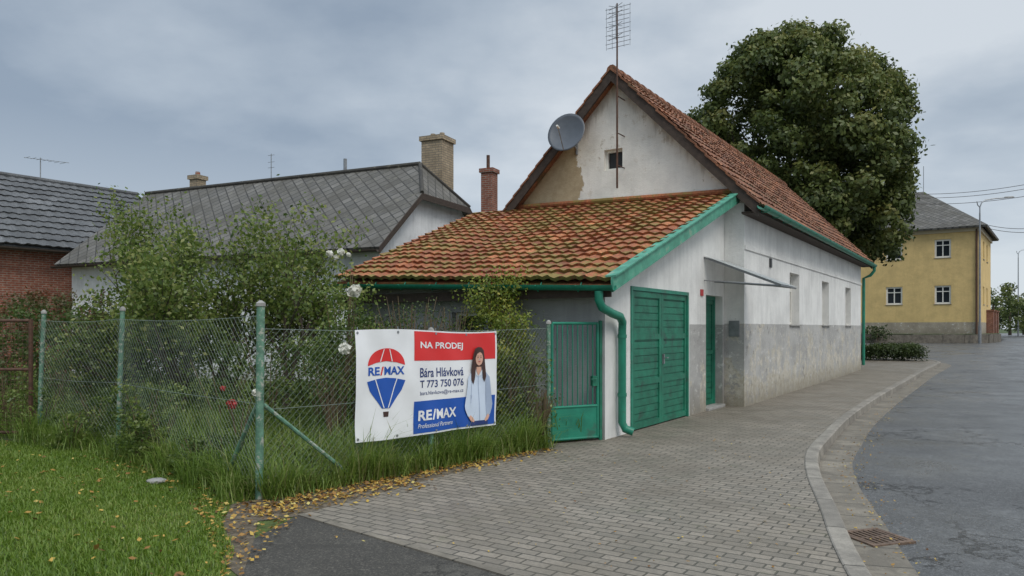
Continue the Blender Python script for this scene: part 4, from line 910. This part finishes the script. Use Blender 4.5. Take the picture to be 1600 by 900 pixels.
blades('lawn_grass',P,.046+.014*nz.clip(-1,1),.0038,.9,'blade','short bright green mown lawn grass',.5)
gard=[(-2.36,6.98),(.42,10.15),(1.1,10.45),(-3.2,13.2),(-5,17),(-12,17),(-10,11),(-6.8,10.5),(-5.1,9.62)]
P=sample(gard,42000); h=.40*(1+.45*np.sin(P[:,0]*1.3)*np.cos(P[:,1]*1.9)); blades('tall_grass',P,h,.0055,.95,'tall','uncut knee-high green garden grass',.55)
def along(a,b,n,sd): 
    a=np.array(a);b=np.array(b); t=RNG.random(n)[:,None]; d=(b-a)/np.linalg.norm(b-a); return a+(b-a)*t+np.array([-d[1],d[0]])*RNG.normal(0,sd,n)[:,None]
P=np.concatenate([along(FC,(.45,10.0),6500,.10),along((-5.1,9.57),FC,6000,.14),along((-6.8,10.4),(-5.1,9.57),2500,.14)])
h=.22*(1+.65*np.sin(P[:,0]*4.1+1)*np.cos(P[:,1]*3.3)+.3*np.sin(P[:,0]*11)).clip(.25,None); blades('fence_grass',P,h,.005,1.2,'tall','long uneven grass tufts along the fence foot',.55,hvar=.9)
def fallen(P,size,zb): 
    n=len(P); N=np.tile(np.array([0,0,1.]),(n,1)); Q=np.column_stack([P,zb+gn(P[:,1])+RNG.uniform(0.006,.02,n)]); nn=N+RNG.normal(scale=.3,size=(n,3)); b=RNG.normal(size=(n,3)); a=np.cross(nn,b); a/=np.linalg.norm(a,axis=1)[:,None]; b=np.cross(nn,a); b/=np.linalg.norm(b,axis=1)[:,None]; s=size*RNG.uniform(.4,1.2,n)[:,None]
    V=np.stack([Q-a*s*.5,Q+b*s*.35-a*s*.1,Q+a*s*.5,Q-b*s*.35+a*s*.05],1).reshape(-1,3); return V,np.arange(4*n).reshape(n,4)
sets=[(along((-2.3,6.5),(.45,9.7),1300,.13),.05,.008),(along((-2.2,6.3),(-1.0,7.6),450,.16),.05,.008),(sample(lawnp,430),.055,.035),(sample([(-1.7,4.4),(-2.3,5.6),(-3.0,6.9),(-1.8,6.4)],380),.045,.015),(along((-2.7,6.9),(-5.0,9.3),200,.2),.05,.03),
 (sample([(-1.5,5.5),(1.8,4.5),(3.0,8),(4,11),(1,10),(-.5,7.5)],200),.028,.01),(np.array([K[i] for i in RNG.integers(8,70,700)])+RNG.normal(0,.14,(700,2))+np.array([.45,-.24]),.028,-.116)]
VV=[];FF=[];k=0
for P,s,z in sets:
    V,Fc=fallen(P,s,z); VV.append(V);FF.append(Fc+k);k+=len(V)
V=np.concatenate(VV);Fc=np.concatenate(FF); o=fast('fallen_leaves',V,Fc,M['fallen'],rnd=np.clip(RNG.normal(.45,.28,len(Fc)),0,1)); tag(o,'yellow and brown fallen autumn leaves on the ground','leaves',kind='stuff')
for (px,y) in ((245,757),(300,735)):
    Y=F*1.6/(y-HY); X=(px-800)/F*Y; bm=bmesh.new(); bmesh.ops.create_icosphere(bm,subdivisions=2,radius=.075)
    for v in bm.verts: v.co=Vector((v.co.x*1.5,v.co.y,v.co.z*.4))*(1+random.uniform(-.12,.12))
    me=bpy.data.meshes.new('rock'); bm.to_mesh(me); bm.free(); me.materials.append(M['conc']); o=link(bpy.data.objects.new('rock',me)); o.location=(X,Y,.035); tag(o,'flat pale stone lying in the grass by the fence','stone')
# ------------------------------------------------------------ world, sun, camera
w=bpy.data.worlds.new('World'); SC.world=w; w.use_nodes=True; nt=w.node_tree; nt.nodes.clear()
sky=nd(nt,'ShaderNodeTexSky'); sky.sky_type='NISHITA'; sky.sun_disc=False; sky.sun_elevation=math.radians(48); sky.sun_rotation=math.radians(155)
b1=nd(nt,'ShaderNodeBackground',{'Color':sky.outputs[0],'Strength':.1})
tc=nd(nt,'ShaderNodeTexCoord').outputs['Generated']; s=nd(nt,'ShaderNodeSeparateXYZ',{0:tc})
den=math_(nt,'ADD',math_(nt,'MAXIMUM',s.outputs[2],0.),.25)
cv=nd(nt,'ShaderNodeCombineXYZ',{0:math_(nt,'DIVIDE',s.outputs[0],den),1:math_(nt,'DIVIDE',s.outputs[1],den),2:0.})
n1=noise(nt,cv.outputs[0],.8,7,.5); n2=noise(nt,cv.outputs[0],2.2,6,.55)
nn=math_(nt,'ADD',math_(nt,'MULTIPLY',n1,.74),math_(nt,'MULTIPLY',n2,.26))
nn=math_(nt,'ADD',nn,math_(nt,'MULTIPLY',s.outputs[0],.17))
c=ramp(nt,nn,[(.38,(.275,.34,.425)),(.49,(.41,.475,.55)),(.60,(.62,.67,.72))])
hz=ramp(nt,s.outputs[2],[(.0,.8),(.25,0.)]); c=mixc(nt,hz,c,(.62,.68,.74))
st_=ramp(nt,s.outputs[2],[(.42,1/2.6),(.85,1.)])
b2=nd(nt,'ShaderNodeBackground',{'Color':c,'Strength':math_(nt,'MULTIPLY',st_,2.6*1.10)})
mx=nd(nt,'ShaderNodeMixShader',{0:.9,1:b1.outputs[0],2:b2.outputs[0]}); ou=nd(nt,'ShaderNodeOutputWorld'); nt.links.new(mx.outputs[0],ou.inputs[0])
sl=bpy.data.lights.new('sun','SUN'); sl.energy=1.4; sl.angle=math.radians(22); sl.color=(1,.95,.87); so_=bpy.data.objects.new('sun',sl); link(so_)
d=Vector((-.35,.75,-.95)); so_.rotation_euler=d.to_track_quat('-Z','Y').to_euler(); so_.location=(5,-5,20)
cam=bpy.data.cameras.new('camera'); co=bpy.data.objects.new('camera',cam); link(co); SC.camera=co
cam.sensor_width=36; cam.lens=36*F/1600; cam.shift_y=(HY-450)/1600; cam.clip_end=2000; cam.clip_start=.05
co.location=(0,0,1.6); co.rotation_euler=(math.pi/2,0,0)
SC.view_settings.view_transform='Standard'; SC.view_settings.look='None'; SC.view_settings.exposure=0
